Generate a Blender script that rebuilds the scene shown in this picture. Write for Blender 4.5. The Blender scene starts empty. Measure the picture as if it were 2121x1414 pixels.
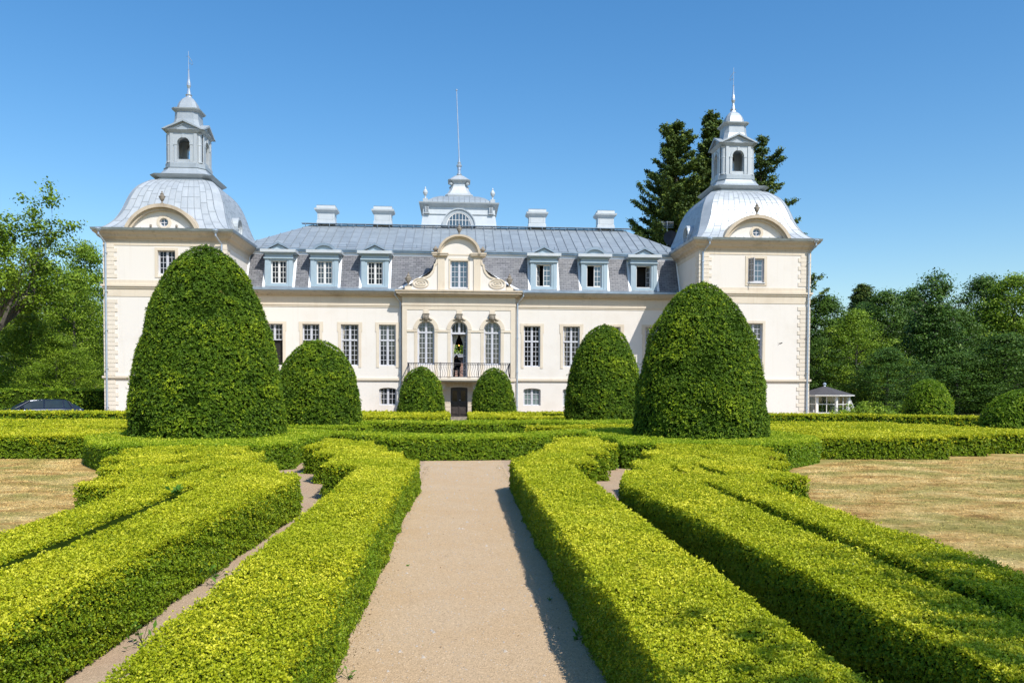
import bpy, math, random
import numpy as np
from mathutils import Vector, Matrix
from mathutils.geometry import tessellate_polygon
PI = math.pi
R = math.radians
rng = np.random.default_rng(7)
random.seed(7)
col = bpy.context.scene.collection
sc = bpy.context.scene

# ------------------------------------------------------------------ camera
CAM_H = 2.15
F_PX = 1700.0
YAW, PIT, ROLL = R(3.76), R(-1.8), .0042
cam_d = bpy.data.cameras.new('camera')
cam = bpy.data.objects.new('camera', cam_d); col.objects.link(cam); sc.camera = cam
fw = Vector((math.sin(YAW)*math.cos(PIT), math.cos(YAW)*math.cos(PIT), math.sin(PIT)))
r0 = Vector((math.cos(YAW), -math.sin(YAW), 0)); u0 = r0.cross(fw)
rt = math.cos(ROLL)*r0+math.sin(ROLL)*u0; up = -math.sin(ROLL)*r0+math.cos(ROLL)*u0
cam.matrix_world = Matrix(((rt.x, up.x, -fw.x, 0), (rt.y, up.y, -fw.y, 0), (rt.z, up.z, -fw.z, CAM_H), (0, 0, 0, 1)))
cam_d.sensor_width = 36; cam_d.lens = F_PX/2121*36
cam_d.shift_x = 0.0
cam_d.shift_y = (858.42-707.0)/2121
cam_d.clip_end = 3000; cam_d.clip_start = .1

# ------------------------------------------------------------------ light
SUN = Vector((.46, -.72, 1.0)).normalized()
el = math.asin(SUN.z); az = math.atan2(SUN.x, SUN.y)
w = bpy.data.worlds.new('World'); sc.world = w; w.use_nodes = True
nt = w.node_tree; bg = nt.nodes['Background']
sky = nt.nodes.new('ShaderNodeTexSky'); sky.sky_type = 'NISHITA'; sky.sun_disc = False
sky.sun_elevation = el; sky.sun_rotation = az; sky.air_density = 1.25; sky.dust_density = .6; sky.ozone_density = 4.5; sky.altitude = 50
hs = nt.nodes.new('ShaderNodeHueSaturation'); hs.inputs['Saturation'].default_value = 1.27; hs.inputs['Value'].default_value = 1.0
nt.links.new(sky.outputs[0], hs.inputs['Color']); nt.links.new(hs.outputs[0], bg.inputs[0]); bg.inputs[1].default_value = .147
sd = bpy.data.lights.new('sun', 'SUN'); sd.energy = 4.9; sd.angle = R(.5); sd.color = (1, .96, .885)
so = bpy.data.objects.new('sun', sd); col.objects.link(so)
so.rotation_euler = (-SUN).to_track_quat('-Z', 'Y').to_euler(); so.location = (20, -20, 40)
vs = sc.view_settings; vs.view_transform = 'Standard'; vs.look = 'None'; vs.gamma = 1; vs.exposure = .16; vs.use_curve_mapping = False
sc.cycles.max_bounces = 6; sc.cycles.transparent_max_bounces = 6

# ------------------------------------------------------------------ materials
def newmat(name):
    m = bpy.data.materials.new(name); m.use_nodes = True
    return m, m.node_tree, m.node_tree.nodes['Principled BSDF']
def N(nt, t, **kw):
    n = nt.nodes.new(t)
    for k, v in kw.items(): setattr(n, k, v)
    return n
def ramp(nt, fac, stops):
    r = N(nt, 'ShaderNodeValToRGB')
    while len(r.color_ramp.elements) < len(stops): r.color_ramp.elements.new(.5)
    for e, (p, c) in zip(r.color_ramp.elements, stops): e.position = p; e.color = (*c, 1)
    nt.links.new(fac, r.inputs[0]); return r.outputs[0]
def coord(nt, scale=(1, 1, 1)):
    tc = N(nt, 'ShaderNodeTexCoord'); mp = N(nt, 'ShaderNodeMapping'); mp.inputs['Scale'].default_value = scale
    nt.links.new(tc.outputs['Object'], mp.inputs[0]); return mp.outputs[0]
def noise(nt, vec, scale, detail=4, rough=.6):
    n = N(nt, 'ShaderNodeTexNoise'); n.inputs['Scale'].default_value = scale; n.inputs['Detail'].default_value = detail; n.inputs['Roughness'].default_value = rough
    nt.links.new(vec, n.inputs['Vector']); return n.outputs['Fac']
def mixc(nt, fac, a, b, blend='MIX'):
    m = N(nt, 'ShaderNodeMix', data_type='RGBA', blend_type=blend)
    for s, v in ((0, fac), (6, a), (7, b)):
        if isinstance(v, (int, float)): m.inputs[s].default_value = v
        elif isinstance(v, tuple): m.inputs[s].default_value = (*v, 1)
        else: nt.links.new(v, m.inputs[s])
    return m.outputs[2]
def bump(nt, b, h, strength, dist=.02):
    n = N(nt, 'ShaderNodeBump'); n.inputs['Strength'].default_value = strength; n.inputs['Distance'].default_value = dist
    nt.links.new(h, n.inputs['Height']); nt.links.new(n.outputs[0], b.inputs['Normal'])

def plain(name, c, rough=.6, var=.12, scale=3, metal=0, spec=.4, bmp=.15, c2=None):
    m, nt, b = newmat(name); v = coord(nt)
    n = noise(nt, v, scale, 6)
    c2 = c2 or tuple(x*(1-var*2) for x in c)
    nt.links.new(ramp(nt, n, [(.3, c2), (.65, c)]), b.inputs['Base Color'])
    b.inputs['Roughness'].default_value = rough; b.inputs['Metallic'].default_value = metal; b.inputs['Specular IOR Level'].default_value = spec
    if bmp: bump(nt, b, noise(nt, v, scale*12, 4), bmp, .01)
    return m

def stucco(name, c, dirty, amt=.5):
    m, nt, b = newmat(name); v = coord(nt)
    big = noise(nt, v, .55, 6, .65)
    streak = noise(nt, coord(nt, (5, 5, .22)), 1.0, 5, .6)
    a = mixc(nt, ramp(nt, big, [(.5, (0, 0, 0)), (.78, (amt, amt, amt))]), c, dirty)
    a = mixc(nt, ramp(nt, streak, [(.55, (0, 0, 0)), (.85, (amt*.8,)*3)]), a, dirty)
    nt.links.new(a, b.inputs['Base Color']); b.inputs['Roughness'].default_value = .92; b.inputs['Specular IOR Level'].default_value = .15
    bump(nt, b, noise(nt, v, 22, 5), .18, .012); return m
M = {}
M['stucco'] = stucco('stucco', (.72, .672, .615), (.60, .53, .44), .45)
M['trim'] = stucco('trim_stone', (.66, .575, .46), (.48, .385, .28), .65)
M['quoin'] = stucco('quoin_stone', (.69, .615, .515), (.54, .45, .35), .5)
M['cornice'] = stucco('cornice_stone', (.54, .455, .35), (.27, .22, .16), .9)
def zinc(name, c1, c2, rough, metal=.35, attr=True):
    m, nt, b = newmat(name); v = coord(nt)
    n = noise(nt, coord(nt, (1.5, 1.5, .7)), 1.6, 6, .65)
    base = ramp(nt, n, [(.3, c2), (.7, c1)])
    if attr:
        at = N(nt, 'ShaderNodeAttribute', attribute_name='rnd')
        base = mixc(nt, 1.0, base, ramp(nt, at.outputs['Fac'], [(0, (.90, .905, .91)), (1, (1.04, 1.04, 1.04))]), 'MULTIPLY')
    nt.links.new(base, b.inputs['Base Color']); b.inputs['Metallic'].default_value = metal; b.inputs['Roughness'].default_value = rough
    bump(nt, b, noise(nt, v, 5, 3), .12, .02); return m
M['zinc_tower'] = zinc('zinc_tower', (.49, .52, .54), (.40, .435, .46), .52, .25)
M['zinc_roof'] = zinc('zinc_roof', (.36, .405, .435), (.285, .325, .355), .5, .3)
M['zinc_pale'] = zinc('zinc_pale', (.56, .59, .61), (.47, .51, .535), .55, .15)
M['zinc_trim'] = zinc('zinc_trim', (.40, .44, .47), (.31, .35, .38), .5, .2)
M['dormer'] = zinc('dormer_paint', (.37, .465, .525), (.31, .40, .46), .5, .0)
M['flashing'] = plain('white_flashing', (.80, .82, .84), .5, .05, 2)
M['seam'] = plain('dark_seam', (.22, .25, .28), .6, .1, 3)
M['gutter'] = plain('gutter_metal', (.36, .43, .50), .38, .15, 2, .6)
M['pipe'] = plain('downpipe_metal', (.47, .54, .63), .35, .1, 2, .5)
M['frame'] = plain('grey_window_paint', (.56, .56, .60), .5, .05, 4)
M['framew'] = plain('white_window_paint', (.74, .72, .70), .5, .05, 4)
M['sill'] = plain('sill_metal', (.62, .64, .68), .5, .05, 4)
M['urn'] = plain('weathered_urn_stone', (.30, .26, .21), .95, .25, 9, bmp=.6)
M['iron'] = plain('wrought_iron', (.05, .045, .05), .5, .1, 8)
M['door'] = plain('dark_door_wood', (.075, .06, .055), .45, .25, 6)
M['step'] = plain('step_stone', (.38, .33, .27), .95, .25, 6, bmp=.5)
M['dark'] = plain('unlit_room_black', (.02, .018, .016), .9, .1, 2)  # near-black colour stands in for the darkness of unlit rooms
M['curtain'] = plain('curtain_cloth', (.45, .42, .36), .9, .1, 6)
def glass(name, c, rough=.04, ior=1.5):
    m, nt, b = newmat(name); n = noise(nt, coord(nt), 2.5, 2)
    nt.links.new(ramp(nt, n, [(.3, tuple(x*.6 for x in c)), (.7, c)]), b.inputs['Base Color'])
    b.inputs['Roughness'].default_value = rough; b.inputs['IOR'].default_value = ior
    bump(nt, b, noise(nt, coord(nt), 3.2, 2), .06, .03); return m
M['glass'] = glass('window_glass', (.012, .013, .014), .05, 1.38)
M['glass2'] = glass('window_glass_reflecting', (.035, .040, .045), .06, 1.75)
M['glass_sky'] = glass('sky_glass', (.05, .075, .10), .05, 2.1)
M['glass_pale'] = glass('pale_glass', (.22, .28, .27), .1, 1.6)
def slate():
    m, nt, b = newmat('slate'); tc = N(nt, 'ShaderNodeTexCoord'); sp = N(nt, 'ShaderNodeSeparateXYZ'); cb = N(nt, 'ShaderNodeCombineXYZ')
    nt.links.new(tc.outputs['Object'], sp.inputs[0]); nt.links.new(sp.outputs[0], cb.inputs[0]); nt.links.new(sp.outputs[2], cb.inputs[1])
    br = N(nt, 'ShaderNodeTexBrick'); nt.links.new(cb.outputs[0], br.inputs['Vector'])
    br.inputs['Scale'].default_value = 1; br.inputs['Brick Width'].default_value = .34; br.inputs['Row Height'].default_value = .125
    br.inputs['Mortar Size'].default_value = .011; br.inputs['Mortar Smooth'].default_value = .2; br.inputs['Bias'].default_value = .0
    br.inputs['Color1'].default_value = (.24, .245, .27, 1); br.inputs['Color2'].default_value = (.40, .40, .43, 1); br.inputs['Mortar'].default_value = (.045, .05, .07, 1)
    n = noise(nt, coord(nt), 1.2, 5)
    nt.links.new(mixc(nt, ramp(nt, n, [(.4, (0, 0, 0)), (.75, (.45,)*3)]), br.outputs[0], (.46, .46, .47)), b.inputs['Base Color'])
    b.inputs['Roughness'].default_value = .55; bump(nt, b, br.outputs['Fac'], -.5, .02); return m
M['slate'] = slate()
def brickm():
    m, nt, b = newmat('red_brick'); br = N(nt, 'ShaderNodeTexBrick'); tc = N(nt, 'ShaderNodeTexCoord'); sp = N(nt, 'ShaderNodeSeparateXYZ'); cb = N(nt, 'ShaderNodeCombineXYZ')
    nt.links.new(tc.outputs['Object'], sp.inputs[0]); nt.links.new(sp.outputs[0], cb.inputs[0]); nt.links.new(sp.outputs[2], cb.inputs[1]); nt.links.new(cb.outputs[0], br.inputs['Vector'])
    br.inputs['Brick Width'].default_value = .25; br.inputs['Row Height'].default_value = .08; br.inputs['Scale'].default_value = 1
    br.inputs['Color1'].default_value = (.36, .13, .08, 1); br.inputs['Color2'].default_value = (.46, .20, .13, 1); br.inputs['Mortar'].default_value = (.35, .28, .24, 1)
    nt.links.new(br.outputs[0], b.inputs['Base Color']); b.inputs['Roughness'].default_value = .9; return m
M['brick'] = brickm()
def leafmat(name, stops, trans=.3, rough=.5, tint=None, brown=None, nscale=.8, tc=(.35, .55, .04), spec=.22):
    m, nt, b = newmat(name)
    at = N(nt, 'ShaderNodeAttribute', attribute_name='rnd')
    c = ramp(nt, at.outputs['Fac'], stops)
    if tint: c = mixc(nt, ramp(nt, noise(nt, coord(nt), nscale, 4), [(.38, (0, 0, 0)), (.66, (.8,)*3)]), c, tint)
    if brown: c = mixc(nt, ramp(nt, noise(nt, coord(nt), 1.1, 3, .7), [(.69, (0, 0, 0)), (.76, (.7,)*3)]), c, brown)
    nt.links.new(c, b.inputs['Base Color']); b.inputs['Roughness'].default_value = rough; b.inputs['Specular IOR Level'].default_value = spec
    if trans:
        tr = N(nt, 'ShaderNodeBsdfTranslucent'); mx = N(nt, 'ShaderNodeMixShader'); mx.inputs[0].default_value = trans
        nt.links.new(mixc(nt, .6, c, tc), tr.inputs[0])
        nt.links.new(b.outputs[0], mx.inputs[1]); nt.links.new(tr.outputs[0], mx.inputs[2]); nt.links.new(mx.outputs[0], nt.nodes['Material Output'].inputs[0])
    return m
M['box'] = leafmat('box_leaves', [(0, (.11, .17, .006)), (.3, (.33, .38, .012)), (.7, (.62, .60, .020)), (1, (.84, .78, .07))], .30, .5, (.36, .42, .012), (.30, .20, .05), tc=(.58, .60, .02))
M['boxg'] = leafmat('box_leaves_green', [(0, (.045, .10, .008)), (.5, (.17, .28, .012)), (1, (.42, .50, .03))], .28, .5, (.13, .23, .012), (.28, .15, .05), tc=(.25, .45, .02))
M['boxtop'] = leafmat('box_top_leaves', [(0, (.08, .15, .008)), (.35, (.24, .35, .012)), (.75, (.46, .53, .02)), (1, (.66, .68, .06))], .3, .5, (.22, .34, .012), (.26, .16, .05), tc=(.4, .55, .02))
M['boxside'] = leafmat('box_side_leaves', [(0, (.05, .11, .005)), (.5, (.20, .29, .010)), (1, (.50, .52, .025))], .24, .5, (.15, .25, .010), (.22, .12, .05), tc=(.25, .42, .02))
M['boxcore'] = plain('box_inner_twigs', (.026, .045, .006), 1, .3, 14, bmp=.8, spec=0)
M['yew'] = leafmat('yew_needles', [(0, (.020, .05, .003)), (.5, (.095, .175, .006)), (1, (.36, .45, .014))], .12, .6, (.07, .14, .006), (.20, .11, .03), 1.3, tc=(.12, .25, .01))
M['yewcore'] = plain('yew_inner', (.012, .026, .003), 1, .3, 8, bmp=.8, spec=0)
M['leafA'] = leafmat('tree_leaves_fresh', [(0, (.05, .10, .006)), (.5, (.18, .28, .016)), (1, (.38, .48, .045))], .24, .5, (.13, .22, .012), None, .3, (.25, .4, .03))
M['leafB'] = leafmat('tree_leaves_deep', [(0, (.012, .035, .006)), (.5, (.055, .12, .014)), (1, (.15, .25, .028))], .12, .5, (.06, .115, .010), None, .3, (.14, .28, .03))
M['leafC'] = leafmat('tree_leaves_bluegreen', [(0, (.014, .04, .006)), (.5, (.055, .125, .018)), (1, (.17, .27, .035))], .12, .5, (.05, .11, .012), None, .3, (.14, .26, .03))
M['fir'] = leafmat('fir_needles', [(0, (.02, .045, .010)), (.5, (.09, .14, .02)), (1, (.24, .29, .035))], .12, .6, (.05, .085, .02), None, .4, (.1, .16, .02))
M['bark'] = plain('bark', (.13, .115, .095), .95, .3, 7, bmp=.9)
M['weed'] = leafmat('weed_leaves', [(0, (.05, .14, .02)), (1, (.14, .28, .03))], .25)

# ------------------------------------------------------------------ mesh builder
def root_of(p):
    while p.parent: p = p.parent
    return p
class MB:
    def __init__(s): s.v = []; s.f = []; s.r = []; s.m = []
    def add(s, vs, fs, r=.5, m=0):
        o = len(s.v); s.v += [tuple(p) for p in vs]
        for f in fs: s.f.append([o+i for i in f]); s.r.append(r); s.m.append(m)
        return s
    def box(s, x0, x1, y0, y1, z0, z1, r=.5, m=0):
        return s.add([(x0, y0, z0), (x1, y0, z0), (x1, y1, z0), (x0, y1, z0), (x0, y0, z1), (x1, y0, z1), (x1, y1, z1), (x0, y1, z1)],
                     [(3, 2, 1, 0), (4, 5, 6, 7), (0, 1, 5, 4), (1, 2, 6, 5), (2, 3, 7, 6), (3, 0, 4, 7)], r, m)
    def pxz(s, pts, y0, y1, r=.5, m=0):          # polygon in XZ extruded in y
        n = len(pts); tri = tessellate_polygon([[Vector((a, b, 0)) for a, b in pts]])
        vs = [(a, y0, b) for a, b in pts]+[(a, y1, b) for a, b in pts]
        fs = [tuple(t) for t in tri]+[tuple(i+n for i in t) for t in tri]
        fs += [(i, (i+1) % n, (i+1) % n+n, i+n) for i in range(n)]
        return s.add(vs, fs, r, m)
    def pxy(s, pts, z0, z1, r=.5, m=0):
        n = len(pts); tri = tessellate_polygon([[Vector((a, b, 0)) for a, b in pts]])
        vs = [(a, b, z0) for a, b in pts]+[(a, b, z1) for a, b in pts]
        fs = [tuple(t) for t in tri]+[tuple(i+n for i in t) for t in tri]
        fs += [(i, (i+1) % n, (i+1) % n+n, i+n) for i in range(n)]
        return s.add(vs, fs, r, m)
    def strip(s, inner, outer, y0, y1, r=.5, m=0):   # band between two polylines in XZ, extruded in y
        n = len(inner)
        for i in range(n-1):
            a, b, c, d = inner[i], inner[i+1], outer[i+1], outer[i]
            vs = [(p[0], y0, p[1]) for p in (a, b, c, d)]+[(p[0], y1, p[1]) for p in (a, b, c, d)]
            fs = [(0, 1, 2, 3), (7, 6, 5, 4), (0, 4, 5, 1), (3, 2, 6, 7)]
            if i == 0: fs.append((0, 3, 7, 4))
            if i == n-2: fs.append((1, 5, 6, 2))
            s.add(vs, fs, r, m)
        return s
    def lathe(s, prof, cx, cy, n=16, r=.5, m=0):
        vs = []; fs = []
        for (rr, z) in prof:
            for k in range(n): a = 2*PI*k/n; vs.append((cx+rr*math.cos(a), cy+rr*math.sin(a), z))
        for i in range(len(prof)-1):
            for k in range(n): fs.append((i*n+k, i*n+(k+1) % n, (i+1)*n+(k+1) % n, (i+1)*n+k))
        fs.append(tuple(range(n))[::-1]); fs.append(tuple((len(prof)-1)*n+k for k in range(n)))
        return s.add(vs, fs, r, m)
    def loft(s, prof, cx, cy, ch=0., r=.5, m=0):     # prof: (hx, hy, z) chamfered rectangle
        vs = []; fs = []
        for (hx, hy, z) in prof:
            c = min(ch, hx*.35, hy*.35) if ch else 0
            ring = [(-hx+c, -hy), (hx-c, -hy), (hx, -hy+c), (hx, hy-c), (hx-c, hy), (-hx+c, hy), (-hx, hy-c), (-hx, -hy+c)] if c else [(-hx, -hy), (hx, -hy), (hx, hy), (-hx, hy)]
            vs += [(cx+a, cy+b, z) for a, b in ring]
        n = len(vs)//len(prof)
        for i in range(len(prof)-1):
            for k in range(n): fs.append((i*n+k, i*n+(k+1) % n, (i+1)*n+(k+1) % n, (i+1)*n+k))
        fs.append(tuple(range(n))[::-1]); fs.append(tuple((len(prof)-1)*n+k for k in range(n)))
        return s.add(vs, fs, r, m)
    def tube(s, pts, rad, n=6, r=.5, m=0):
        pts = [Vector(p) for p in pts]; k = len(pts)
        if not hasattr(rad, '__len__'): rad = [rad]*k
        vs = []; fs = []
        for i, p in enumerate(pts):
            d = (pts[min(i+1, k-1)]-pts[max(i-1, 0)]).normalized()
            a = d.cross(Vector((0, 0, 1)));
            if a.length < .05: a = d.cross(Vector((0, 1, 0)))
            a.normalize(); b = d.cross(a)
            for j in range(n):
                t = 2*PI*j/n; vs.append(tuple(p+(a*math.cos(t)+b*math.sin(t))*rad[i]))
        for i in range(k-1):
            for j in range(n): fs.append((i*n+j, i*n+(j+1) % n, (i+1)*n+(j+1) % n, (i+1)*n+j))
        fs.append(tuple(range(n))[::-1]); fs.append(tuple((k-1)*n+j for j in range(n)))
        return s.add(vs, fs, r, m)
    def build(s, name, mat, parent=None, smooth=False, local=False):
        off = Vector((0, 0, 0)) if (parent is None or local) else root_of(parent).location
        me = bpy.data.meshes.new(name)
        me.from_pydata([(a-off.x, b-off.y, c-off.z) for a, b, c in s.v], [], s.f)
        at = me.attributes.new('rnd', 'FLOAT', 'FACE'); at.data.foreach_set('value', s.r)
        if isinstance(mat, str): mat = [mat]
        for q in mat: me.materials.append(M[q])
        if len(mat) > 1: me.polygons.foreach_set('material_index', s.m)
        if smooth: me.shade_smooth()
        me.update()
        o = bpy.data.objects.new(name, me); col.objects.link(o)
        if parent: o.parent = parent
        return o

def tag(o, label=None, cat=None, group=None, kind=None):
    if label: o['label'] = label
    if cat: o['category'] = cat
    if group: o['group'] = group
    if kind: o['kind'] = kind
    return o
def empty(name, loc, label=None, cat=None, group=None):
    o = bpy.data.objects.new(name, None); col.objects.link(o); o.location = loc; o.empty_display_size = .3
    return tag(o, label, cat, group)

def fast_mesh(name, V, groups, mats, smooth_mask=None):
    """V (n,3); groups: list of (faces array (m,k), material index, rnd array)"""
    me = bpy.data.meshes.new(name)
    nf = sum(len(f) for f, _, _ in groups); nl = sum(f.size for f, _, _ in groups)
    me.vertices.add(len(V)); me.vertices.foreach_set('co', np.ascontiguousarray(V, dtype=np.float32).ravel())
    me.loops.add(nl); me.loops.foreach_set('vertex_index', np.concatenate([f.ravel() for f, _, _ in groups]).astype(np.int32))
    me.polygons.add(nf)
    tot = np.concatenate([np.full(len(f), f.shape[1]) for f, _, _ in groups]); start = np.concatenate([[0], np.cumsum(tot)[:-1]])
    me.polygons.foreach_set('loop_start', start.astype(np.int32))
    me.polygons.foreach_set('loop_total', tot.astype(np.int32))
    me.polygons.foreach_set('material_index', np.concatenate([np.full(len(f), m) for f, m, _ in groups]).astype(np.int32))
    me.update(calc_edges=True)
    at = me.attributes.new('rnd', 'FLOAT', 'FACE'); at.data.foreach_set('value', np.concatenate([r for _, _, r in groups]).astype(np.float32))
    for q in mats: me.materials.append(M[q])
    return me
def nrmz(a): return a/np.maximum(np.linalg.norm(a, axis=1, keepdims=True), 1e-6)
def leaves(P, Nn, L, wr=.55, tilt=.8, erect=.35, g=rng, bias=None):
    n = len(P); rv = g.normal(size=(n, 3))
    nf = nrmz(Nn+rv*tilt/1.7)
    d = g.normal(size=(n, 3)) if bias is None else bias+g.normal(size=(n, 3))*.6
    d = nrmz(d-nf*(d*nf).sum(1, keepdims=True))
    e = (g.random(n) < erect)[:, None]
    d = np.where(e, nrmz(d*.7+Nn*.9), d)
    wv = nrmz(np.cross(d, nf)+1e-4)
    L = L[:, None]
    V = np.stack([P-d*L*.5, P+wv*L*wr*.5, P+d*L*.5, P-wv*L*wr*.5], 1).reshape(-1, 3)
    F = np.arange(4*n).reshape(n, 4)
    return V, F

def sprigs(Pc, Nn, L, k, wr, open_, g, jit=.35):
    """rosettes of k leaves round each centre, opening outwards along the normal; returns V, F, sprig index"""
    n = len(Pc); idx = np.repeat(np.arange(n), k); t0 = nrmz(np.cross(Nn, g.normal(size=(n, 3)))+1e-5); t1 = np.cross(Nn, t0)
    a = np.tile(np.arange(k)*2*PI/k, n)+g.normal(0, .45, n*k)
    N_ = nrmz(Nn[idx]+g.normal(size=(n*k, 3))*jit)
    tg = t0[idx]*np.cos(a)[:, None]+t1[idx]*np.sin(a)[:, None]
    op = (open_+g.normal(0, .28, n*k))[:, None]
    d = nrmz(tg*np.cos(op)+N_*np.sin(op)); nf = nrmz(N_-d*(N_*d).sum(1, keepdims=True)+g.normal(size=(n*k, 3))*.25)
    w_ = nrmz(np.cross(d, nf)+1e-5); Lk = (L[idx]*g.uniform(.7, 1.2, n*k))[:, None]; c = Pc[idx]
    V = np.stack([c, c+d*Lk*.55+w_*Lk*wr*.5, c+d*Lk, c+d*Lk*.55-w_*Lk*wr*.5], 1).reshape(-1, 3)
    return V, np.arange(4*n*k).reshape(n*k, 4), idx
# ================================================================== manor house
W_Y, C_Y, T_Y = 53.0, 52.6, 48.7
manor = empty('manor_house', (0, 53, 0), 'long cream manor house with two domed corner towers and a scrolled centre gable', 'manor house')

def arc(cx, cz, rx, rz, a0, a1, n=14):
    return [(cx+rx*math.cos(R(a0+(a1-a0)*i/n)), cz+rz*math.sin(R(a0+(a1-a0)*i/n))) for i in range(n+1)]
def wall(mb, x0, x1, z0, z1, y, ops, depth=.32):
    """front-facing wall with openings (ox0,ox1,oz0,oz1,rise); rise>0 gives an arched head"""
    xs = sorted({x0, x1, *[o[0] for o in ops], *[o[1] for o in ops]}); zs = sorted({z0, z1, *[o[2] for o in ops], *[o[3] for o in ops]})
    for i in range(len(xs)-1):
        for j in range(len(zs)-1):
            cx, cz = (xs[i]+xs[i+1])/2, (zs[j]+zs[j+1])/2
            if any(o[0] < cx < o[1] and o[2] < cz < o[3] for o in ops): continue
            mb.add([(xs[i], y, zs[j]), (xs[i+1], y, zs[j]), (xs[i+1], y, zs[j+1]), (xs[i], y, zs[j+1])], [(0, 1, 2, 3)])
    for (a, b, c, d, rise) in ops:
        yb = y+depth
        hd = [(a, d), (b, d)] if not rise else arc((a+b)/2, d-rise, (b-a)/2, rise, 180, 0)
        if rise:
            n = len(hd); mid = n//2
            for k in range(n-1):
                (p, q), (p2, q2) = hd[k], hd[k+1]
                mb.add([(p, y, q), (p2, y, q2), (p2, y, d), (p, y, d)], [(0, 1, 2, 3)])
        s0 = d-rise
        pts = [(a, c)]+[(a, s0)]*(0)+hd+[(b, c)]
        for k in range(len(pts)-1):
            (p, q), (p2, q2) = pts[k], pts[k+1]
            mb.add([(p, y, q), (p2, y, q2), (p2, yb, q2), (p, yb, q)], [(0, 1, 2, 3)])
        mb.add([(a, y, c), (b, y, c), (b, yb, c), (a, yb, c)], [(0, 1, 2, 3)])

def window(x0, x1, z0, z1, y, rows, parent=manor, cols=4, transom=None, rise=0, mat='frame', gl='glass', fw_=.05, sill=True, mull=.07, pane_ranges=None, name='window', top_rows=None, curtain=False):
    """y = front plane of the frame"""
    f = MB(); d = .07; cx = (x0+x1)/2
    top = z1-rise
    f.box(x0, x0+fw_, y, y+d, z0, top); f.box(x1-fw_, x1, y, y+d, z0, top); f.box(x0+fw_, x1-fw_, y, y+d, z0, z0+fw_*1.2)
    if rise:
        f.strip(arc(cx, top, (x1-x0)/2-fw_, rise-fw_, 180, 0), arc(cx, top, (x1-x0)/2, rise, 180, 0), y, y+d)
    else: f.box(x0+fw_, x1-fw_, y, y+d, z1-fw_, z1)
    def zmax(x):
        if not rise: return z1-fw_
        t = min(1, abs(x-cx)/((x1-x0)/2-fw_+1e-6)); return top+(rise-fw_)*math.sqrt(max(0, 1-t*t))
    f.box(cx-mull/2, cx+mull/2, y-.015, y+d-.01, z0+fw_, zmax(cx))
    lz = z0+fw_*1.2; hz = z1-fw_
    ranges = [(lz, hz, rows)]
    if transom:
        f.box(x0+fw_, x1-fw_, y-.025, y+d-.015, transom-.05, transom+.05)
        ranges = [(lz, transom-.05, rows), (transom+.05, hz, top_rows)]
    b = .026
    half = [(x0+fw_, cx-mull/2), (cx+mull/2, x1-fw_)]
    for (a, c) in half:
        w_ = c-a; nc = cols//2
        f.box(a, a+.035, y+.003, y+d-.02, lz, min(zmax(a), zmax(a+.035))); f.box(c-.035, c, y+.003, y+d-.02, lz, min(zmax(c), zmax(c-.035)))
        for k in range(1, nc):
            x = a+w_*k/nc; f.box(x-b/2, x+b/2, y+.012, y+d-.025, lz, zmax(x))
        for (u, v, n) in ranges:
            for k in range(1, n):
                z = u+(v-u)*k/n
                aa, cc = a, c
                if rise and z > top:
                    hwid = ((x1-x0)/2-fw_)*math.sqrt(max(0, 1-((z-top)/(rise-fw_))**2)); aa, cc = max(a, cx-hwid), min(c, cx+hwid)
                if cc > aa: f.box(aa, cc, y+.016, y+d-.028, z-b/2, z+b/2)
    o = f.build(name, mat, parent)
    g = MB(); yy = y+.05
    pts = [(x0+.02, z0+.02), (x1-.02, z0+.02)]+(arc(cx, top, (x1-x0)/2-.02, rise-.02, 0, 180) if rise else [(x1-.02, z1-.02), (x0+.02, z1-.02)])
    g.pxz(pts, yy, yy+.012); g.build('pane', 'glass2' if gl == 'glass' and random.random() < .3 else gl, o)
    if curtain or (gl == 'glass' and random.random() < .35):
        cw_ = random.uniform(.08, .2); zc_ = z0+(top-z0)*random.choice((0, .25)); MB().add([(x0+.05, yy-.008, zc_+.05), (x0+.05+cw_, yy-.008, zc_+.05), (x0+.05+cw_*.6, yy-.008, (zc_+top)/2), (x0+.05+cw_*1.2, yy-.008, top-.06), (x0+.05, yy-.008, top-.06)], [(0, 1, 2, 3, 4)]).build('curtain', 'curtain', o)
    if sill: MB().add([(x0-.08, y-.16, z0-.07), (x1+.08, y-.16, z0-.07), (x1+.08, y+.05, z0-.02), (x0-.08, y+.05, z0-.02), (x0-.08, y-.16, z0-.03), (x1+.08, y-.16, z0-.03), (x1+.08, y+.05, z0+.02), (x0-.08, y+.05, z0+.02)],
                         [(3, 2, 1, 0), (4, 5, 6, 7), (0, 1, 5, 4), (1, 2, 6, 5), (2, 3, 7, 6), (3, 0, 4, 7)]).build('sill', 'sill', o)
    return o
def casement(hx, z0, z1, y, wd, ang, parent, rows, side=1, mat='frame'):
    """an open casement leaf hinged at x=hx; side +1: leaf extends to +x when shut"""
    f = MB(); L = wd; t = .04
    def bar(a, b, za, zb, m=0): f.box(a, b, -t/2, t/2, za, zb, .5, m)
    bar(0, .045, z0, z1); bar(L-.045, L, z0, z1); bar(.045, L-.045, z0, z0+.05); bar(.045, L-.045, z1-.05, z1)
    f.box(L/2-.012, L/2+.012, -.012, .012, z0+.05, z1-.05)
    for k in range(1, rows): z = z0+(z1-z0)*k/rows; f.box(.045, L-.045, -.010, .010, z-.013, z+.013)
    f.box(.04, L-.04, -.003, .003, z0+.04, z1-.04, .5, 1)
    c, s = math.cos(ang), math.sin(ang)
    f.v = [(hx+side*(a*c-b*s), y+(a*s+b*c), z) for a, b, z in f.v]
    return f.build('casement', [mat, 'glass_sky'], parent)

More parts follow.
